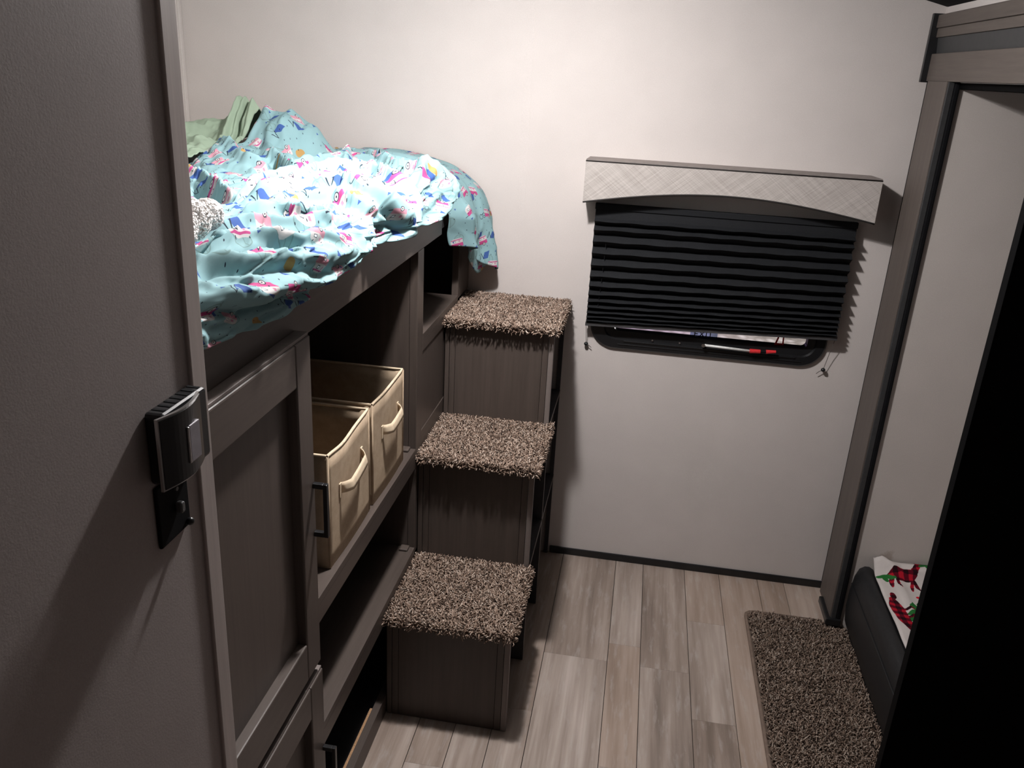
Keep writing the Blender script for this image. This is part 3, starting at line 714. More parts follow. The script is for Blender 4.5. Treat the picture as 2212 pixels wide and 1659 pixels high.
# ================================================================== AQUA PRINT BLANKET
def print_mat():
    m, nt, b = mat_base('aqua_camping_print', 0.8, 0.15)
    uvn = node(nt, 'ShaderNodeUVMap', uv_map='UVMap'); sp = node(nt, 'ShaderNodeSeparateXYZ'); nt.links.new(uvn.outputs[0], sp.inputs[0])
    U = X(sp.outputs[0]) / 0.86; Vv = X(sp.outputs[1]) / 0.86
    col = (0.36, 0.62, 0.66)
    fade = X(noise_fac(nt, coords(nt), 14, 3))
    col = mixc(fade, (0.205, 0.350, 0.376), (0.25, 0.40, 0.422))
    def lattice(cell, ou, ov, seed, rot=0.0, ar=1.0):
        c, s = math.cos(rot), math.sin(rot)
        u = (U * c + Vv * s) / cell + ou; v = (Vv * c - U * s) / (cell * ar) + ov
        row = v.floor(); u = u + row * 0.37
        iu = u.floor(); cb = node(nt, 'ShaderNodeCombineXYZ')
        nt.links.new(iu.v, cb.inputs[0]); nt.links.new(row.v, cb.inputs[1]); cb.inputs[2].default_value = seed
        wn = node(nt, 'ShaderNodeTexWhiteNoise'); nt.links.new(cb.outputs[0], wn.inputs['Vector'])
        sc = node(nt, 'ShaderNodeSeparateColor'); nt.links.new(wn.outputs['Color'], sc.inputs[0])
        r1, r2, r3 = X(sc.outputs[0]), X(sc.outputs[1]), X(sc.outputs[2])
        x = (u - iu - 0.5 + (r1 - 0.5) * 0.22) * cell; y = (v - row - 0.5 + (r2 - 0.5) * 0.22) * (cell * ar)
        an = (r3 - 0.5) * 0.7
        ca, sa = an.cos(), an.sin()
        return x * ca + y * sa, y * ca - x * sa, X(wn.outputs['Value']), r1, r2
    def paint(d, c, w=None):
        nonlocal col
        f = d.lt(0.0)
        if w is not None: f = f * w
        col = mixc(f, col, c)
    PINK = (0.42, 0.06, 0.19); LPINK = (0.50, 0.24, 0.30); WHITE = (0.50, 0.48, 0.475); NAVY = (0.045, 0.095, 0.28); INK = (0.02, 0.03, 0.045)
    SAGE = (0.16, 0.26, 0.255); ORANGE = (0.38, 0.23, 0.085)
    # sage trees as rings and soft discs, orange dabs
    x, y, k, r1, r2 = lattice(0.088, 0.1, 0.4, 2.0)
    tree = k.lt(0.42)
    paint(scirc(x, y, 0, 0, 0.019), SAGE, tree); paint(scirc(x, y, 0, 0, 0.0165), (0.21, 0.345, 0.36), tree)
    paint(sbox(x, y, 0.002, -0.004, 0.0012, 0.020), SAGE, tree)
    org = k.gt(0.42) * k.lt(0.58)
    paint(xmax(sell(x, y, 0, 0, 0.016, 0.012, 0.5), y - 0.008), ORANGE, org)
    # tents
    x, y, k, r1, r2 = lattice(0.078, 0.63, 0.17, 5.0)
    tent = k.lt(0.5)
    xs = x - y * 0.55
    paint(sbox(xs, y, 0.004, 0, 0.012, 0.0125), NAVY, tent)
    tl = xmax(xmax((x + 0.019).abs() * 1.0 - (0.0135 - y) * 0.42, y.abs() - 0.0125), (0.0 - xmax((x + 0.019).abs() - (0.0085 - y) * 0.34, y.abs() - 0.0125)))
    paint(tl, INK, tent)
    pen = k.gt(0.78); paint(xmax(xmax((x.abs() - (0.008 + y) * 0.6), y - 0.006), -0.008 - y), NAVY, pen)
    # bicycles as ink rings
    bike = k.gt(0.6) * k.lt(0.68)
    for cx in (-0.010, 0.011):
        paint(scirc(x, y, cx, 0, 0.0085).abs() - 0.0009, INK, bike)
    paint((sbox(x, y, 0.0005, 0.006, 0.009, 0.001)), INK, bike)
    # campers: coloured lower half, white upper half, windows, wheel
    x, y, k, r1, r2 = lattice(0.094, 0.0, 0.0, 9.0)
    camp = k.lt(0.88)
    body = xmax(sbox(x, y, 0, 0.002, 0.023, 0.0155), sell(x, y, 0, 0.0, 0.030, 0.0195))
    paint(body, WHITE, camp)
    lowc = mixc(r1.gt(0.55), PINK, LPINK)
    nlow = xmax(body, y + 0.0005); f = nlow.lt(0.0) * camp; col = mixc(f, col, lowc)
    paint(xmax(body, (y - 0.0125).abs() - 0.0016), PINK, camp * r2.gt(0.5))
    paint(sbox(x, y, -0.009, 0.0065, 0.0045, 0.0035), INK, camp); paint(sbox(x, y, -0.009, 0.0065, 0.0032, 0.0022), (0.65, 0.7, 0.72), camp)
    paint(sbox(x, y, 0.010, 0.0065, 0.0030, 0.0033), (0.45, 0.2, 0.28), camp)
    paint(scirc(x, y, 0.006, -0.0135, 0.0068), INK, camp); paint(scirc(x, y, 0.006, -0.0135, 0.0050), WHITE, camp); paint(scirc(x, y, 0.006, -0.0135, 0.0018), INK, camp)
    paint(sbox(x, y, -0.029, -0.010, 0.006, 0.0010), INK, camp)
    # scattered ink specks and tiny pennants
    x, y, k, r1, r2 = lattice(0.030, 0.3, 0.8, 13.0)
    paint(sell(x, y, 0, 0, 0.0012, 0.0024, 0.6), INK, k.lt(0.55))
    paint(xmax(x.abs() - (0.004 + y) * 0.6, y - 0.003), NAVY, k.gt(0.9))
    nt.links.new(col, b.inputs['Base Color'])
    w = noise_fac(nt, coords(nt), 900, 1); bump(nt, b, w, 0.15, 0.0004)
    return m
M['print'] = print_mat()

def smooth_noise(y, x, sc, seed, oct=3):
    """cheap value noise on arrays, vectorised"""
    out = np.zeros_like(y); amp = 1.0; tot = 0
    for o in range(oct):
        g = np.random.default_rng(seed + o).normal(size=(64, 64))
        a = (y * sc) % 64; b_ = (x * sc) % 64; i = np.floor(a).astype(int); j = np.floor(b_).astype(int)
        u = a - i; v = b_ - j; u = u * u * (3 - 2 * u); v = v * v * (3 - 2 * v)
        i1 = (i + 1) % 64; j1 = (j + 1) % 64; i %= 64; j %= 64
        out += amp * (g[i, j] * (1 - u) * (1 - v) + g[i1, j] * u * (1 - v) + g[i, j1] * (1 - u) * v + g[i1, j1] * u * v)
        tot += amp; amp *= 0.5; sc *= 2.1
    return out / tot
def seg_dist(py, px, poly):
    """distance and side of points to a polyline in the sheet plane, plus arc position 0..1"""
    best = np.full(py.shape, 1e9); side = np.zeros_like(py); tt = np.zeros_like(py)
    P = np.array(poly, float); L = np.hypot(*(P[1:] - P[:-1]).T); cum = np.concatenate([[0], np.cumsum(L)]) / L.sum()
    for k in range(len(P) - 1):
        a, b_ = P[k], P[k + 1]; d = b_ - a; l2 = d @ d
        t = np.clip(((py - a[0]) * d[0] + (px - a[1]) * d[1]) / l2, 0, 1)
        dy = py - (a[0] + t * d[0]); dx = px - (a[1] + t * d[1]); r = np.hypot(dy, dx); m = r < best
        best = np.where(m, r, best); side = np.where(m, np.sign(d[0] * dx - d[1] * dy), side); tt = np.where(m, cum[k] + t * (cum[k + 1] - cum[k]), tt)
    return best, side, tt
def fold(Y, S, poly, h, w1, w2=None, taper=0.12):
    """a ridge (h > 0) or crease (h < 0) along a polyline; w1 / w2 the widths on its two sides"""
    w2 = w2 or w1
    d, sd, t = seg_dist(Y, S, poly); w = np.where(sd > 0, w1, w2)
    tp = np.clip(np.minimum(t, 1 - t) / taper, 0.0, 1.0); tp = 0.25 + 0.75 * tp
    q = h * tp * np.exp(-np.power(d / w, 1.5 if h > 0 else 1.15))
    return q + 0.16 * h * tp * np.cos(d / w * 4.2) * np.exp(-(d / (2.4 * w)) ** 2)
def polar_grid(): pass

blanket = thing('blanket', (-0.35, -1.0, 1.335), 'crumpled aqua blanket printed with pink campers and blue tents on the bunk', 'blanket')
FOLDS = []   # (polyline of (y, s), height, width up side, width down side); s < 0 on top (= x), s > 0 down the front
def blanket_main():
    ny, ns = 420, 250
    y = np.linspace(-1.90, -0.03, ny); 
    s = np.concatenate([np.linspace(-0.675, -0.32, 90), np.linspace(-0.315, 0.145, ns - 90)])
    Y, S = np.meshgrid(y, s, indexing='ij')
    # where the hem lies along the front edge
    hem = np.interp(y, [-1.9, -1.75, -1.55, -1.40, -1.30, -1.22, -1.10, -0.98, -0.90, -0.80, -0.66, -0.58, -0.50, -0.42, -0.03],
                       [0.062, 0.074, 0.090, 0.090, 0.082, 0.080, 0.072, 0.070, 0.078, 0.090, 0.092, 0.088, 0.050, -0.20, -0.22])
    smax = hem[:, None]
    Sx = np.where(S > 0, S / 0.145 * np.maximum(smax, 0.0), S)                  # squeeze the front part to the hem
    Sx = np.where(smax < 0, np.minimum(Sx, smax + (S > smax) * (S - smax) * 0.02), Sx)
    # base profile: flat top, quarter turn of radius R at the front, then straight down
    R = 0.050; top = 1.416
    th = np.clip((Sx + 0.035) / R, 0, math.pi / 2)
    bx_ = np.where(Sx < -0.035, Sx, -0.035 + R * np.sin(th)); bz = np.where(Sx < -0.035, top, top - R * (1 - np.cos(th)))
    over = np.maximum(Sx + 0.035 - R * math.pi / 2, 0); bz = bz - over
    bx_ = bx_ + 0.003 + 0.06 * over
    nxv = np.sin(th); nzv = np.cos(th)
    d = np.zeros_like(Y)
    Yw = Y + 0.007 * smooth_noise(Y, Sx, 11.0, 5); Sw = Sx + 0.006 * smooth_noise(Y, Sx, 13.0, 6)
    for poly, h, w1, w2 in FOLDS: d += (2.1 if h > 0 else 1.7) * fold(Yw, Sw, poly, h, w1, w2)
    d = np.where(d > 0, 0.056 * np.tanh(d / 0.056), 0.024 * np.tanh(d / 0.024))
    for _ in range(2):                                   # soften the peaks a little
        d[1:-1] = 0.25 * d[:-2] + 0.5 * d[1:-1] + 0.25 * d[2:]; d[:, 1:-1] = 0.25 * d[:, :-2] + 0.5 * d[:, 1:-1] + 0.25 * d[:, 2:]
    # broad swell and fine crumple
    d += 0.006 * smooth_noise(Y, Sx * 1.6, 7.0, 11)
    wr = smooth_noise(Y * 0.6 + 0.25 * Sx, Sx * 2.0, 20.0, 31, 2); d += 0.0028 * (1 - np.abs(wr)) ** 2
    # bunched heap at the far inner corner
    def bump2(cy, cx, ry, rx, h, rot=0.0, p=2.0):
        c, q = math.cos(rot), math.sin(rot); a = ((Y - cy) * c + (S - cx) * q) / ry; b_ = ((S - cx) * c - (Y - cy) * q) / rx
        return h * np.exp(-np.power(a * a + b_ * b_, p / 2))
    for a in HEAP: d += np.where(S < -0.1, bump2(*a), 0)
    hm = np.exp(-(((Y + 0.27) / 0.17) ** 4 + ((S + 0.51) / 0.14) ** 4))
    d += hm * (0.006 * smooth_noise(Y * 0.8, S, 11.0, 91) + 0.008 * (1 - np.abs(smooth_noise(Y * 0.6 + S * 0.5, S * 1.3, 11.0, 93, 2))) ** 3)
    d += 1.2 * fold(Yw, S + 0.006 * smooth_noise(Y, S, 13.0, 6), [(-0.26, -0.565), (-0.33, -0.555), (-0.42, -0.545)], -0.026, 0.016, 0.022) * (S < -0.3)
    for poly, h, w1, w2 in HEAPFOLDS: d += fold(Yw, S + 0.005 * smooth_noise(Y, S, 13.0, 6), poly, h, w1, w2) * (S < -0.3)
    d = np.where(S < -0.64, d * np.clip((S + 0.675) / 0.035, 0, 1) - 0.010 * np.clip((-0.64 - S) / 0.03, 0, 1), d)
    d0 = d.copy()
    for _ in range(5):
        d[1:-1] = 0.25 * d[:-2] + 0.5 * d[1:-1] + 0.25 * d[2:]; d[:, 1:-1] = 0.25 * d[:, :-2] + 0.5 * d[:, 1:-1] + 0.25 * d[:, 2:]
    d = d0 + (d - d0) * np.clip(hm * 1.6, 0, 1)           # only the heap is softened
    cw = smooth_noise(Y * 0.35 + 0.4 * Sx, Sx * 1.9, 24.0, 131, 2)     # fine drag lines in the cloth
    d += 0.0045 * np.exp(-(cw / 0.16) ** 2) * (1 - hm) - 0.0025 * np.exp(-((cw - 0.45) / 0.14) ** 2)
    d = np.maximum(d, -0.020)
    px = bx_ + d * nxv; pz = bz + d * nzv
    py = Y + 0.006 * smooth_noise(Y, Sx, 9.0, 51)
    px = px + np.where(S < -0.08, 0.010 * smooth_noise(Y, Sx, 9.0, 61), 0)
    py = np.minimum(py, -0.012); px = np.maximum(px, -0.962)
    P = np.stack([px, py, pz], -1)
    u = (Y + 1.9) * 1.06; v = (S + 0.72) * 1.10
    # turned print: the cloth lies askew on the bed
    c, q = math.cos(0.5), math.sin(0.5)
    uv = np.stack([u * c + v * q, v * c - u * q], -1).reshape(-1, 2)
    o = build('sheet', MB().grid(P), 'print', blanket, smooth=True, uv=uv)
    md = o.modifiers.new('thickness', 'SOLIDIFY'); md.thickness = 0.0025; md.offset = -1
    return o
HEAPFOLDS = [([(-0.17, -0.600), (-0.30, -0.590), (-0.44, -0.600)], 0.020, 0.016, 0.024), ([(-0.20, -0.520), (-0.32, -0.500), (-0.40, -0.470)], 0.016, 0.018, 0.024),
             ([(-0.22, -0.480), (-0.33, -0.455), (-0.38, -0.420)], -0.016, 0.010, 0.016), ([(-0.16, -0.555), (-0.24, -0.530), (-0.30, -0.440)], -0.010, 0.010, 0.018),
             ([(-0.36, -0.560), (-0.42, -0.500), (-0.43, -0.430)], 0.018, 0.020, 0.014), ([(-0.43, -0.560), (-0.47, -0.500), (-0.48, -0.420)], -0.016, 0.014, 0.014)]
HEAP = [(-0.26, -0.520, 0.12, 0.105, 0.080, 0.0, 4.0), (-0.25, -0.470, 0.10, 0.070, 0.022, 0.0, 4.0), (-0.25, -0.565, 0.07, 0.055, 0.036, 0.2, 2.4),
        (-0.58, -0.60, 0.12, 0.06, 0.020, -0.2, 2.4), (-0.44, -0.57, 0.08, 0.06, 0.025, 0.4, 2.0)]
FOLDS = [
([(-1.795, 0.02), (-1.666, 0.047), (-1.422, 0.08), (-1.26, 0.085)], -0.014, 0.016, 0.01),
    ([(-1.779, 0.007), (-1.659, 0.031), (-1.452, 0.056), (-1.256, 0.058)], 0.016, 0.03, 0.018),
    ([(-1.73, -0.029), (-1.64, 0.004), (-1.508, 0.038)], -0.01, 0.012, 0.018),
    ([(-1.693, -0.049), (-1.61, -0.007), (-1.406, 0.029), (-1.244, 0.042)], 0.014, 0.022, 0.012),
    ([(-1.663, -0.067), (-1.584, -0.047), (-1.504, -0.018), (-1.391, 0.016)], -0.011, 0.01, 0.018),
    ([(-1.606, -0.097), (-1.523, -0.062), (-1.429, -0.004), (-1.271, 0.025)], 0.014, 0.022, 0.012),
    ([(-1.542, -0.131), (-1.455, -0.097), (-1.41, -0.044), (-1.297, 0.007)], -0.012, 0.008, 0.02),
    ([(-1.493, -0.149), (-1.403, -0.106), (-1.335, -0.044), (-1.244, 0.004)], 0.014, 0.02, 0.01),
    ([(-1.482, -0.158), (-1.399, -0.153), (-1.335, -0.122), (-1.241, -0.051)], -0.012, 0.01, 0.018),
    ([(-1.32, -0.162), (-1.233, -0.12), (-1.241, -0.051), (-1.184, -0.011)], 0.016, 0.02, 0.01),
    ([(-1.237, -0.042), (-1.241, -0.015), (-1.18, -0.009)], -0.03, 0.02, 0.02),
    ([(-1.195, -0.211), (-1.06, -0.173), (-0.988, -0.093), (-1.015, -0.004), (-0.951, 0.04), (-0.939, 0.071), (-1.033, 0.073)], 0.04, 0.034, 0.026),
    ([(-1.237, -0.166), (-1.184, -0.089), (-1.128, -0.049), (-1.109, -0.002), (-1.079, 0.036)], -0.02, 0.01, 0.016),
    ([(-1.064, -0.084), (-1.075, -0.007), (-1.045, 0.036), (-1.075, 0.065)], -0.012, 0.007, 0.009),
    ([(-1.018, -0.071), (-1.045, 0.009), (-0.996, 0.054), (-1.045, 0.074)], -0.01, 0.006, 0.008),
    ([(-1.199, -0.224), (-0.981, -0.229), (-0.913, -0.14), (-0.913, -0.031)], -0.02, 0.012, 0.018),
    ([(-1.146, -0.253), (-0.947, -0.244), (-0.83, -0.233), (-0.751, -0.2), (-0.653, -0.131)], 0.03, 0.026, 0.018),
    ([(-0.841, -0.282), (-0.89, -0.149), (-0.89, -0.038)], -0.014, 0.012, 0.014),
    ([(-0.758, -0.326), (-0.668, -0.299), (-0.476, -0.279), (-0.303, -0.311)], 0.022, 0.026, 0.016),
    ([(-0.306, -0.315), (-0.604, -0.206), (-0.653, -0.131)], 0.018, 0.012, 0.016),
    ([(-0.642, -0.135), (-0.785, -0.031), (-0.838, 0.031), (-0.917, 0.067)], 0.024, 0.026, 0.02),
    ([(-0.83, -0.053), (-0.917, -0.0), (-0.936, 0.038)], -0.024, 0.014, 0.016),
    ([(-0.272, -0.28), (-0.532, -0.097), (-0.536, -0.002), (-0.54, 0.054), (-0.691, 0.093)], 0.022, 0.024, 0.02),
    ([(-0.593, -0.191), (-0.627, -0.113), (-0.578, -0.047), (-0.487, -0.016)], -0.014, 0.012, 0.012),
    ([(-0.642, -0.029), (-0.487, -0.016), (-0.491, 0.029), (-0.525, 0.069)], 0.026, 0.016, 0.012),
    ([(-0.208, -0.413), (-0.201, -0.32), (-0.34, -0.153), (-0.465, -0.022)], 0.014, 0.02, 0.014),
    ([(-0.385, -0.357), (-0.397, -0.293), (-0.261, -0.253), (-0.382, -0.14)], -0.012, 0.012, 0.014),
    ([(-0.932, -0.484), (-0.981, -0.4), (-1.116, -0.297), (-1.146, -0.253)], 0.022, 0.018, 0.012),
    ([(-1.052, -0.417), (-1.094, -0.349), (-1.18, -0.271)], -0.018, 0.014, 0.012),
    ([(-0.54, -0.692), (-0.905, -0.44), (-0.77, -0.451), (-0.717, -0.379)], -0.018, 0.014, 0.018),
    ([(-0.393, -0.783), (-0.378, -0.697), (-0.619, -0.479), (-0.627, -0.42)], 0.022, 0.03, 0.016),
    ([(-0.721, -0.382), (-0.585, -0.43), (-0.702, -0.351), (-0.755, -0.315)], -0.03, 0.018, 0.016),
    ([(-0.092, -0.666), (-0.514, -0.461), (-0.657, -0.348), (-0.657, -0.28)], 0.024, 0.03, 0.014),
    ([(-0.02, -0.706), (-0.242, -0.604), (-0.517, -0.464)], -0.024, 0.014, 0.014),
    ([(-1.18, -0.006), (-1.222, 0.024), (-1.267, 0.056)], 0.014, 0.012, 0.01),
    ([(-1.12, 0.004), (-1.154, 0.034), (-1.214, 0.065)], 0.014, 0.012, 0.01),
    ([(-1.082, 0.011), (-1.086, 0.049), (-1.146, 0.073)], -0.014, 0.01, 0.01),
]
blanket_main()

def hanging_flap():
    """corner of the blanket hanging over the bed edge beside the back wall"""
    nu, nv = 80, 130
    # cross profiles (x, z) from the mattress over the edge and down: near side and wall side
    near = np.array([(-0.36, 1.430), (-0.24, 1.434), (-0.14, 1.430), (-0.07, 1.416), (-0.015, 1.386), (0.012, 1.335), (0.034, 1.275), (0.030, 1.225), (0.034, 1.185)])
    wall = np.array([(-0.36, 1.428), (-0.257, 1.428), (-0.15, 1.415), (-0.056, 1.389), (0.0217, 1.336), (0.055, 1.27), (0.074, 1.20), (0.086, 1.13), (0.0935, 1.066)])
    def res(P):
        # smooth resample by chord length
        q = np.linspace(0, len(P) - 1, 400); out = []
        for t in q:
            i = min(int(t), len(P) - 2); f = t - i; p0, p1, p2, p3 = P[max(i - 1, 0)], P[i], P[i + 1], P[min(i + 2, len(P) - 1)]
            out.append(0.5 * ((2 * p1) + (p2 - p0) * f + (2 * p0 - 5 * p1 + 4 * p2 - p3) * f * f + (3 * p1 - p0 - 3 * p2 + p3) * f ** 3))
        out = np.array(out); L = np.concatenate([[0], np.cumsum(np.hypot(*np.diff(out, axis=0).T))]); t = np.linspace(0, L[-1], nv + 1)
        return np.stack([np.interp(t, L, out[:, 0]), np.interp(t, L, out[:, 1])], 1)
    A, B = res(near), res(wall); P = np.zeros((nv + 1, nu + 1, 3))
    for j in range(nv + 1):
        t = j / nv
        for i in range(nu + 1):
            u = i / nu; e = u * u * (3 - 2 * u)
            x, z = A[j] * (1 - e) + B[j] * e
            yn = -0.46 + 0.17 * max(0, (t - 0.35) / 0.65) ** 0.8; y = yn + (-0.016 - yn) * u
            k = min(1.0, max(0.0, (t - 0.42) / 0.25))
            x += k * (0.020 * math.sin(u * 8.5 + 0.6) * (0.3 + t) + 0.007 * math.sin(u * 21 + t * 4.0)) * (1 - u ** 4)
            z += (1 - k) * (0.012 * math.exp(-((u - 0.62 + 0.3 * t) / 0.10) ** 2) + 0.012 * math.exp(-((u - 0.20 - 0.1 * t) / 0.07) ** 2) - 0.006 * math.exp(-((u - 0.4) / 0.06) ** 2))
            if u < 0.14: x -= k * (0.14 - u) * 0.35; z += (1 - k) * -0.05 * (0.14 - u)   # near edge curls under
            nz = mnoise.noise(Vector((u * 5, t * 8, 3.3))); x += 0.008 * nz * k; z += 0.006 * nz * (1 - k)
            cr = 1 - abs(mnoise.noise(Vector((u * 7 + t * 4, t * 10, 9.1)))); x += 0.004 * cr ** 4 * k
            P[j, i] = (x, min(y, -0.006), z)
    v = np.concatenate([np.zeros((1, nu + 1)), np.cumsum(np.linalg.norm(np.diff(P, axis=0), axis=2), 0)], 0)
    u = np.concatenate([np.zeros((nv + 1, 1)), np.cumsum(np.linalg.norm(np.diff(P, axis=1), axis=2), 1)], 1)
    uv = np.stack([u + 3.3, -v + 0.05], -1).reshape(-1, 2)
    o = build('hanging_corner', MB().grid(P), 'print', blanket, smooth=True, uv=uv)
    md = o.modifiers.new('thickness', 'SOLIDIFY'); md.thickness = 0.002
    # the folded-under tip that shows below the hem
    Q = np.zeros((14, 20, 3))
    for j in range(14):
        for i in range(20):
            u = i / 19; t = j / 13
            Q[j, i] = (0.040 + 0.036 * u + 0.004 * math.sin(u * 7) - 0.006 * t, -0.19 + 0.165 * u, 1.165 - 0.055 * u - t * (0.062 * math.sin(math.pi * min(1, (u + 0.08) * 0.95)) ** 0.7 + 0.01))
    uvq = np.stack([Q[..., 1] + 5.0, Q[..., 2]], -1).reshape(-1, 2)
    o = build('folded_tip', MB().grid(Q), 'print', blanket, smooth=True, uv=uvq); md = o.modifiers.new('thickness', 'SOLIDIFY'); md.thickness = 0.002
hanging_flap()

# ================================================================== SAGE GREEN SHEET
M['sage'] = plain('sage_cotton', (0.30, 0.385, 0.29), 0.85, 0.15, 0, 0.05, 20)
def sage_sheet():
    n = 150; y = np.linspace(-0.66, -0.02, n); x = np.linspace(-0.965, -0.628, n); Y, Xx = np.meshgrid(y, x, indexing='ij')
    z = np.full_like(Y, 1.432)
    def g(cy, cx, ry, rx, h, rot=0.0, p=2.0):
        c, q = math.cos(rot), math.sin(rot); a = ((Y - cy) * c + (Xx - cx) * q) / ry; b_ = ((Xx - cx) * c - (Y - cy) * q) / rx
        return h * np.exp(-np.power(a * a + b_ * b_, p / 2))
    z += g(-0.19, -0.682, 0.09, 0.050, 0.105, 0.0, 1.5) + g(-0.21, -0.640, 0.09, 0.045, 0.070, 0.0, 2.0) + g(-0.17, -0.735, 0.07, 0.05, 0.040)
    z += g(-0.22, -0.835, 0.12, 0.065, 0.058, 0.3, 2.6) + g(-0.42, -0.74, 0.06, 0.11, 0.022, 0.15, 2.5) + g(-0.50, -0.68, 0.07, 0.06, 0.016, -0.2)
    z += fold(Y, Xx, [(-0.17, -0.672), (-0.26, -0.672), (-0.36, -0.655)], -0.050, 0.012, 0.018) + fold(Y, Xx, [(-0.17, -0.695), (-0.26, -0.705), (-0.36, -0.690)], 0.020, 0.012, 0.018)
    z += fold(Y, Xx, [(-0.18, -0.650), (-0.28, -0.640), (-0.36, -0.635)], 0.020, 0.012, 0.016) + fold(Y, Xx, [(-0.50, -0.86), (-0.46, -0.79), (-0.50, -0.72), (-0.53, -0.70)], -0.030, 0.018, 0.02)
    z += fold(Y, Xx, [(-0.30, -0.90), (-0.33, -0.80), (-0.36, -0.74)], -0.018, 0.016, 0.02) + fold(Y, Xx, [(-0.58, -0.80), (-0.54, -0.74), (-0.56, -0.68)], 0.016, 0.014, 0.02)
    z += 0.009 * smooth_noise(Y, Xx, 14, 71) + 0.007 * (1 - np.abs(smooth_noise(Y, Xx, 22, 81, 2))) ** 2
    z = np.maximum(z, 1.420)
    o = build('crumpled_sheet', MB().grid(np.stack([Xx, Y, z], -1)), 'sage', smooth=True, origin=(-0.8, -0.3, 1.425))
    md = o.modifiers.new('thickness', 'SOLIDIFY'); md.thickness = 0.003; md.offset = -1
    return tag(o, 'crumpled sage green sheet heaped against the wall behind the aqua blanket', 'sheet')
sage_sheet()

# ================================================================== WHITE PLUSH
M['plush'] = plain('white_plush', (0.86, 0.83, 0.81), 0.95, 0.05)
pl_t = thing('plush_toy', (-0.17, -1.40, 1.435), 'fluffy white plush toy lying on the aqua blanket beside the partition wall', 'plush toy')
PP = (-0.095, -1.545); PB = (-0.085, -1.625)
def fluff(name, blobs, parent):
    mb = MB()
    for c, r, sx, sy, sz in blobs: mb.sphere(c, r, sx, sy, sz, 20, 12)
    V = []
    for p in mb.v:
        q = Vector(p); k = mnoise.noise(q * 70) * 0.006 + mnoise.noise(q * 160) * 0.004; V.append((p[0] + k, p[1] + k * 0.5, p[2] + k))
    mb.v = V
    o = build(name, mb, 'plush', parent, smooth=True)
    pts, nrm = [], []
    for c, r, sx, sy, sz in blobs:
        for _ in range(1300):
            n_ = Vector(rng.normal(size=3)).normalized(); p = Vector((c[0] + n_.x * r * sx, c[1] + n_.y * r * sy, c[2] + n_.z * r * sz)); pts.append(p); nrm.append(n_)
    return o, np.array([p[:] for p in pts]), np.array([n_[:] for n_ in nrm])
o, pp, nn = fluff('body', [((PB[0], PB[1], 1.470), 0.032, 1.0, 1.1, 0.9), ((PB[0] + 0.01, PB[1] - 0.06, 1.468), 0.034, 1.0, 1.0, 0.9)], pl_t)
f = tufts('fur', pp, nn, o, 0.0040, 0.0022, 1.0); f.data.materials[0] = M['plush']
o, pp, nn = fluff('paw', [((PP[0], PP[1], 1.465), 0.024, 0.9, 1.0, 0.9)], pl_t)
f = tufts('fur', pp, nn, o, 0.0036, 0.0021, 1.0); f.data.materials[0] = M['plush']

# ================================================================== CARPET MAT
mat = thing('carpet_mat', (1.2, -0.8, 0), 'brown twist-pile carpet mat lying on the floor in front of the black couch', 'mat')
bx('backing', 1.0475, 1.372, -1.75, -0.2275, 0.0004, 0.009, 'carpet_board', mat, bev=0.003)
M['binding'] = plain('brown_binding', (0.17, 0.125, 0.10), 0.85, 0.1)
edge = [(1.296, -0.2245), (1.075, -0.2235), (1.058, -0.2275), (1.047, -0.238), (1.0445, -0.255), (1.0440, -0.9), (1.0436, -1.75)]
build('binding', MB().tube([(x, y, 0.0065) for x, y in edge], 0.0062, 8), 'binding', mat, smooth=True)
p, nn = slab_samples(1.052, 1.368, -1.20, -0.264, 0.0085, 0.004, 0.0046, '', 0.018)
q, qn = slab_samples(1.052, 1.293, -0.262, -0.232, 0.0085, 0.004, 0.0046, '', 0.0)
k = np.hypot(np.minimum(q[:, 0] - 1.070, 0), np.maximum(q[:, 1] + 0.250, 0)) < 0.019
p = np.concatenate([p, q[k]]); nn = np.concatenate([nn, qn[k]])
tufts('pile', p, nn, mat, 0.0105, 0.0018, 0.85, dark=0.75)

# ================================================================== COUCH AND HOLIDAY BLANKET
M['vinyl'] = plain('black_vinyl', (0.0125, 0.0125, 0.0135), 0.5, 0.35, 0, 0.2, 90, 0.05)
couch = thing('couch', (1.7, -0.78, 0), 'low black vinyl couch inside the slide-out beyond the carpet mat', 'couch')
prof = [(1.372, 0.0245), (1.356, 0.045), (1.350, 0.10), (1.351, 0.16), (1.3565, 0.215), (1.366, 0.243), (1.380, 0.253), (1.394, 0.253), (1.408, 0.244), (1.414, 0.228), (2.095, 0.228), (2.095, 0.0245)]
def rounded_len(prof, ys):
    V = []; n = len(prof); cx = 1.7; cz = 0.13
    for yv, sh in ys: V += [(cx + (x - cx) * sh, yv, cz + (z - cz) * sh) for x, z in prof]
    F = [tuple(range(n)), tuple(range(len(V) - 1, len(V) - n - 1, -1))]
    for a in range(len(ys) - 1):
        for i in range(n): F.append((a * n + i, a * n + (i + 1) % n, (a + 1) * n + (i + 1) % n, (a + 1) * n + i))
    return MB().add(V, F)
build('seat_base', rounded_len(prof, [(-1.295, 0.99), (-1.28, 1.0), (-0.8, 1.0), (-0.28, 1.0), (-0.252, 0.994), (-0.247, 0.985)]), 'vinyl', couch, smooth=True)
build('piping', MB().tube([(1.3535, -1.28, 0.190), (1.3525, -0.8, 0.190), (1.3535, -0.26, 0.190)], 0.003, 6), 'vinyl', couch, smooth=True)
for yv in (-0.35, -1.18): bx('foot', 1.42, 1.46, yv - 0.02, yv + 0.02, 0.0, 0.026, 'black', couch)
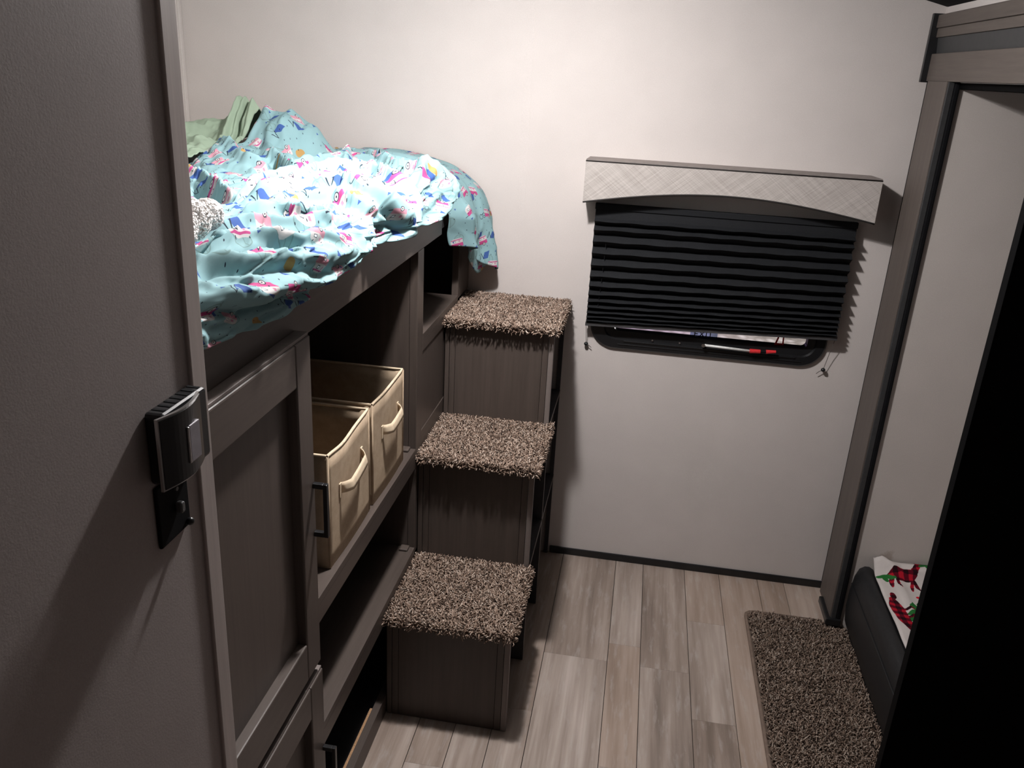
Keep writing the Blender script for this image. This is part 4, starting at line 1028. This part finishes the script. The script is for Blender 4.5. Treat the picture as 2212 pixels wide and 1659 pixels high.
def holiday():
    m, nt, b = mat_base('holiday_fleece', 0.95, 0.05)
    uvn = node(nt, 'ShaderNodeUVMap', uv_map='UVMap'); sp = node(nt, 'ShaderNodeSeparateXYZ'); nt.links.new(uvn.outputs[0], sp.inputs[0])
    wob = X(noise_fac(nt, coords(nt), 18, 2)) * 0.018
    x = X(sp.outputs[0]) + wob; y = X(sp.outputs[1]) + wob * -1.0
    base = (0.52, 0.475, 0.455)
    ck = ((x * 34.0).fract().lt(0.5) + (y * 34.0).fract().lt(0.5)) * 0.5
    plaid = ramp(nt, ck.v, [(0.2, (0.36, 0.010, 0.022)), (0.5, (0.085, 0.005, 0.012)), (0.9, (0.018, 0.005, 0.007))])
    green = mixc(X(noise_fac(nt, coords(nt), 60, 2)), (0.012, 0.10, 0.02), (0.03, 0.16, 0.04))
    col = base
    def shape(ds, c):
        nonlocal col
        d = ds[0]
        for k in ds[1:]: d = xmin(d, k)
        col = mixc(d.lt(0.0), col, c)
    def tree(cx, cy, s):
        ds = []
        for k, w in enumerate((0.020, 0.032, 0.044)):
            yy = y - (cy + (2 - k) * 0.026 * s); ds.append(xmax(xmax((x - cx).abs() - (0.030 * s - yy) * (w / 0.030) * 0.8, 0.0 - yy - 0.0), yy - 0.032 * s))
        ds.append(sbox(x, y, cx, cy - 0.008 * s, 0.006 * s, 0.010 * s)); return ds
    def holly(cx, cy, s):
        return [sell(x, y, cx - 0.012 * s, cy, 0.016 * s, 0.007 * s, 0.5), sell(x, y, cx + 0.012 * s, cy, 0.016 * s, 0.007 * s, -0.5), sell(x, y, cx, cy - 0.010 * s, 0.007 * s, 0.013 * s, 0.1)]
    def deer(cx, cy, s):
        e = lambda px, py, rx, ry, r=0.0: sell(x, y, cx + px * s, cy + py * s, rx * s, ry * s, r)
        return [e(0, 0, 0.052, 0.024, 0.1), e(0.050, 0.030, 0.014, 0.034, -0.5), e(0.070, 0.058, 0.022, 0.011, -0.2), e(-0.040, -0.035, 0.008, 0.034, -0.15), e(-0.018, -0.035, 0.007, 0.032, 0.25),
                e(0.028, -0.035, 0.007, 0.034, -0.2), e(0.044, -0.030, 0.007, 0.032, 0.3), e(0.066, 0.088, 0.004, 0.030, 0.35), e(0.086, 0.084, 0.004, 0.030, -0.35), e(0.052, 0.098, 0.016, 0.004, -0.4), e(0.098, 0.094, 0.016, 0.004, 0.4)]
    for cx, cy in ((0.086, 0.325), (0.13, 0.08), (0.38, 0.55), (0.42, 0.2), (0.30, -0.12)): shape(tree(cx, cy, 1.25), green)
    shape(deer(0.085, 0.555, 0.9), plaid); shape(deer(0.33, 0.40, 1.0), plaid); shape(deer(0.30, 0.02, 1.0), plaid)
    shape([sell(x, y, 0.037, 0.360, 0.022, 0.085, 0.12), sell(x, y, 0.035, 0.450, 0.010, 0.018, 0.0), sell(x, y, 0.058, 0.385, 0.006, 0.030, -1.1), sell(x, y, 0.066, 0.350, 0.005, 0.03, -0.9)], plaid)
    for cx, cy in ((0.035, 0.545), (0.125, 0.425), (0.17, 0.60), (0.22, 0.3), (0.24, 0.5), (0.06, 0.16)): shape(holly(cx, cy, 1.1), green)
    for cx, cy in ((0.122, 0.462), (0.22, 0.34), (0.05, 0.22)):
        shape([scirc(x, y, cx - 0.010, cy, 0.0065), scirc(x, y, cx + 0.010, cy, 0.0065), scirc(x, y, cx, cy - 0.014, 0.0065)], (0.50, 0.01, 0.025))
    nt.links.new(col, b.inputs['Base Color']); bump(nt, b, noise_fac(nt, coords(nt), 500, 2), 0.3, 0.001); return m
M['holiday'] = holiday()
def holiday_blanket():
    ny, nx = 90, 60; y = np.linspace(-1.25, -0.253, ny); x = np.linspace(1.400, 2.05, nx); Y, Xx = np.meshgrid(y, x, indexing='ij')
    z = 0.2590 - 0.006 * (1 - np.exp(-((Xx - 1.400) / 0.05) ** 2)) + 0.003 * smooth_noise(Y, Xx, 9, 101)
    z += fold(Y, Xx, [(-0.255, 1.40), (-0.30, 1.48), (-0.285, 1.60)], 0.022, 0.02, 0.03) + fold(Y, Xx, [(-0.30, 1.45), (-0.40, 1.47), (-0.50, 1.465)], 0.010, 0.012, 0.016)
    z += 0.028 * np.exp(-((Y + 0.26) / 0.028) ** 2)
    z = np.maximum(z, np.where(Xx < 1.42, 0.2580, 0.2330))
    uv = np.stack([Xx - 1.404, Y + 0.87], -1).reshape(-1, 2)
    o = build('holiday_blanket', MB().grid(np.stack([Xx, Y, z], -1)), 'holiday', smooth=True, origin=(1.7, -0.7, 0.24), uv=uv)
    md = o.modifiers.new('thickness', 'SOLIDIFY'); md.thickness = 0.0035; md.offset = -1
    return tag(o, 'white fleece blanket with red plaid and green trees spread on the black couch', 'blanket')
holiday_blanket()

# ================================================================== THERMOSTAT AND SWITCH
th = thing('thermostat', (0.08, -2.0, 1.27), 'black square thermostat with curved front mounted on the partition wall', 'thermostat')
bx('housing', 0.0803, 0.1035, -2.026, -1.938, 1.268, 1.3505, 'black', th, bev=0.004)
for k in range(7):
    yy = -2.016 + k * 0.0115; bx('vent_slot', 0.084, 0.098, yy, yy + 0.004, 1.3500, 1.3512, 'blackmat', th, bev=0)
P = []
for i in range(15):
    u = i / 14; yv = -2.0435 + 0.0835 * u; xo = 0.1065 + 0.0085 * math.sin(math.pi * u)
    P.append((xo, yv))
def curved_plate(zb, zt, dx, inset):
    V = []; F = []; n = len(P)
    for (xo, yv) in P:
        yy = -2.0018 + (yv + 2.0018) * (1 - inset)
        for z in (zb, zt):
            V += [(xo + dx, yy, z), (xo - 0.003, yy, z)]
    for i in range(n - 1):
        a = i * 4; b = a + 4
        F += [(a, b, b + 2, a + 2), (a + 1, a + 3, b + 3, b + 1), (a, a + 1, b + 1, b), (a + 2, b + 2, b + 3, a + 3)]
    F += [(0, 2, 3, 1), ((n - 1) * 4, (n - 1) * 4 + 1, (n - 1) * 4 + 3, (n - 1) * 4 + 2)]
    return MB().add(V, F)
M['rim'] = plain('chrome_rim', (0.55, 0.53, 0.52), 0.3, 0.5, 1.0, 0.03)
bz_ = build('bezel', curved_plate(1.2720, 1.3530, 0.0, 0.0), 'rim', th)
build('faceplate', curved_plate(1.2740, 1.3510, 0.0016, 0.045), 'black', bz_)
M['lcd'] = plain('grey_display', (0.30, 0.28, 0.31), 0.2, 0.6)
mb = MB(); mb.box(0.1125, 0.1180, -2.004, -1.9835, 1.2890, 1.3315, 0.001)
build('display', mb, 'lcd', bz_, label='grey display window')
bx('display_edge', 0.1155, 0.1186, -2.0075, -2.0045, 1.2895, 1.331, 'rim', bz_, bev=0.001)
sw = thing('light_switch', (0.08, -2.0, 1.19), 'black wall plate with small toggle under the thermostat', 'switch')
bx('plate', 0.0803, 0.0850, -2.024, -1.963, 1.188, 1.262, 'blackmat', sw, bev=0.002)
build('toggle', MB().box(0.0852, 0.0935, -1.993, -1.985, 1.217, 1.230, 0.002), plain('grey_toggle', (0.10, 0.10, 0.10), 0.4), sw, label='grey toggle')
build('indicator', MB().tube([(0.085, -1.989, 1.246), (0.0878, -1.989, 1.246)], 0.0026, 10), plain('smoke_lens', (0.12, 0.12, 0.12), 0.2), sw)
build('knob', MB().sphere((0.0895, -1.972, 1.196), 0.0048), 'black', sw, smooth=True)

# ================================================================== CEILING LAMP
lamp = thing('ceiling_lamp', (LAMP[0], LAMP[1], H), 'round white dome lamp on the ceiling over the stairs', 'lamp')
build('housing', MB().tube([(LAMP[0], LAMP[1], H - 0.0005), (LAMP[0], LAMP[1], H - 0.012)], [0.066, 0.060], 32), 'white', lamp)
m = bpy.data.materials.new('lit_diffuser'); m.use_nodes = True; b = m.node_tree.nodes['Principled BSDF']
b.inputs['Emission Color'].default_value = (*LAMP_COLOR, 1); b.inputs['Emission Strength'].default_value = 8.0
build('diffuser', MB().tube([(LAMP[0], LAMP[1], H - 0.012), (LAMP[0], LAMP[1], H - 0.018), (LAMP[0], LAMP[1], H - 0.023)], [0.052, 0.044, 0.026], 32), m, lamp, smooth=True)
ld = bpy.data.lights.new('puck_light', 'POINT'); ld.shadow_soft_size = 0.04; ld.energy = LAMP_POWER[0]; ld.color = LAMP_COLOR
lo = bpy.data.objects.new('puck_light', ld); COL.objects.link(lo); lo.parent = lamp; lo.location = (0, 0, -0.066)
ld = bpy.data.lights.new('puck_light', 'AREA'); ld.shape = 'DISK'; ld.size = 0.08; ld.energy = LAMP_POWER[1]; ld.color = LAMP_COLOR
lo = bpy.data.objects.new('puck_light', ld); COL.objects.link(lo); lo.parent = lamp; lo.location = (0, 0, -0.026)
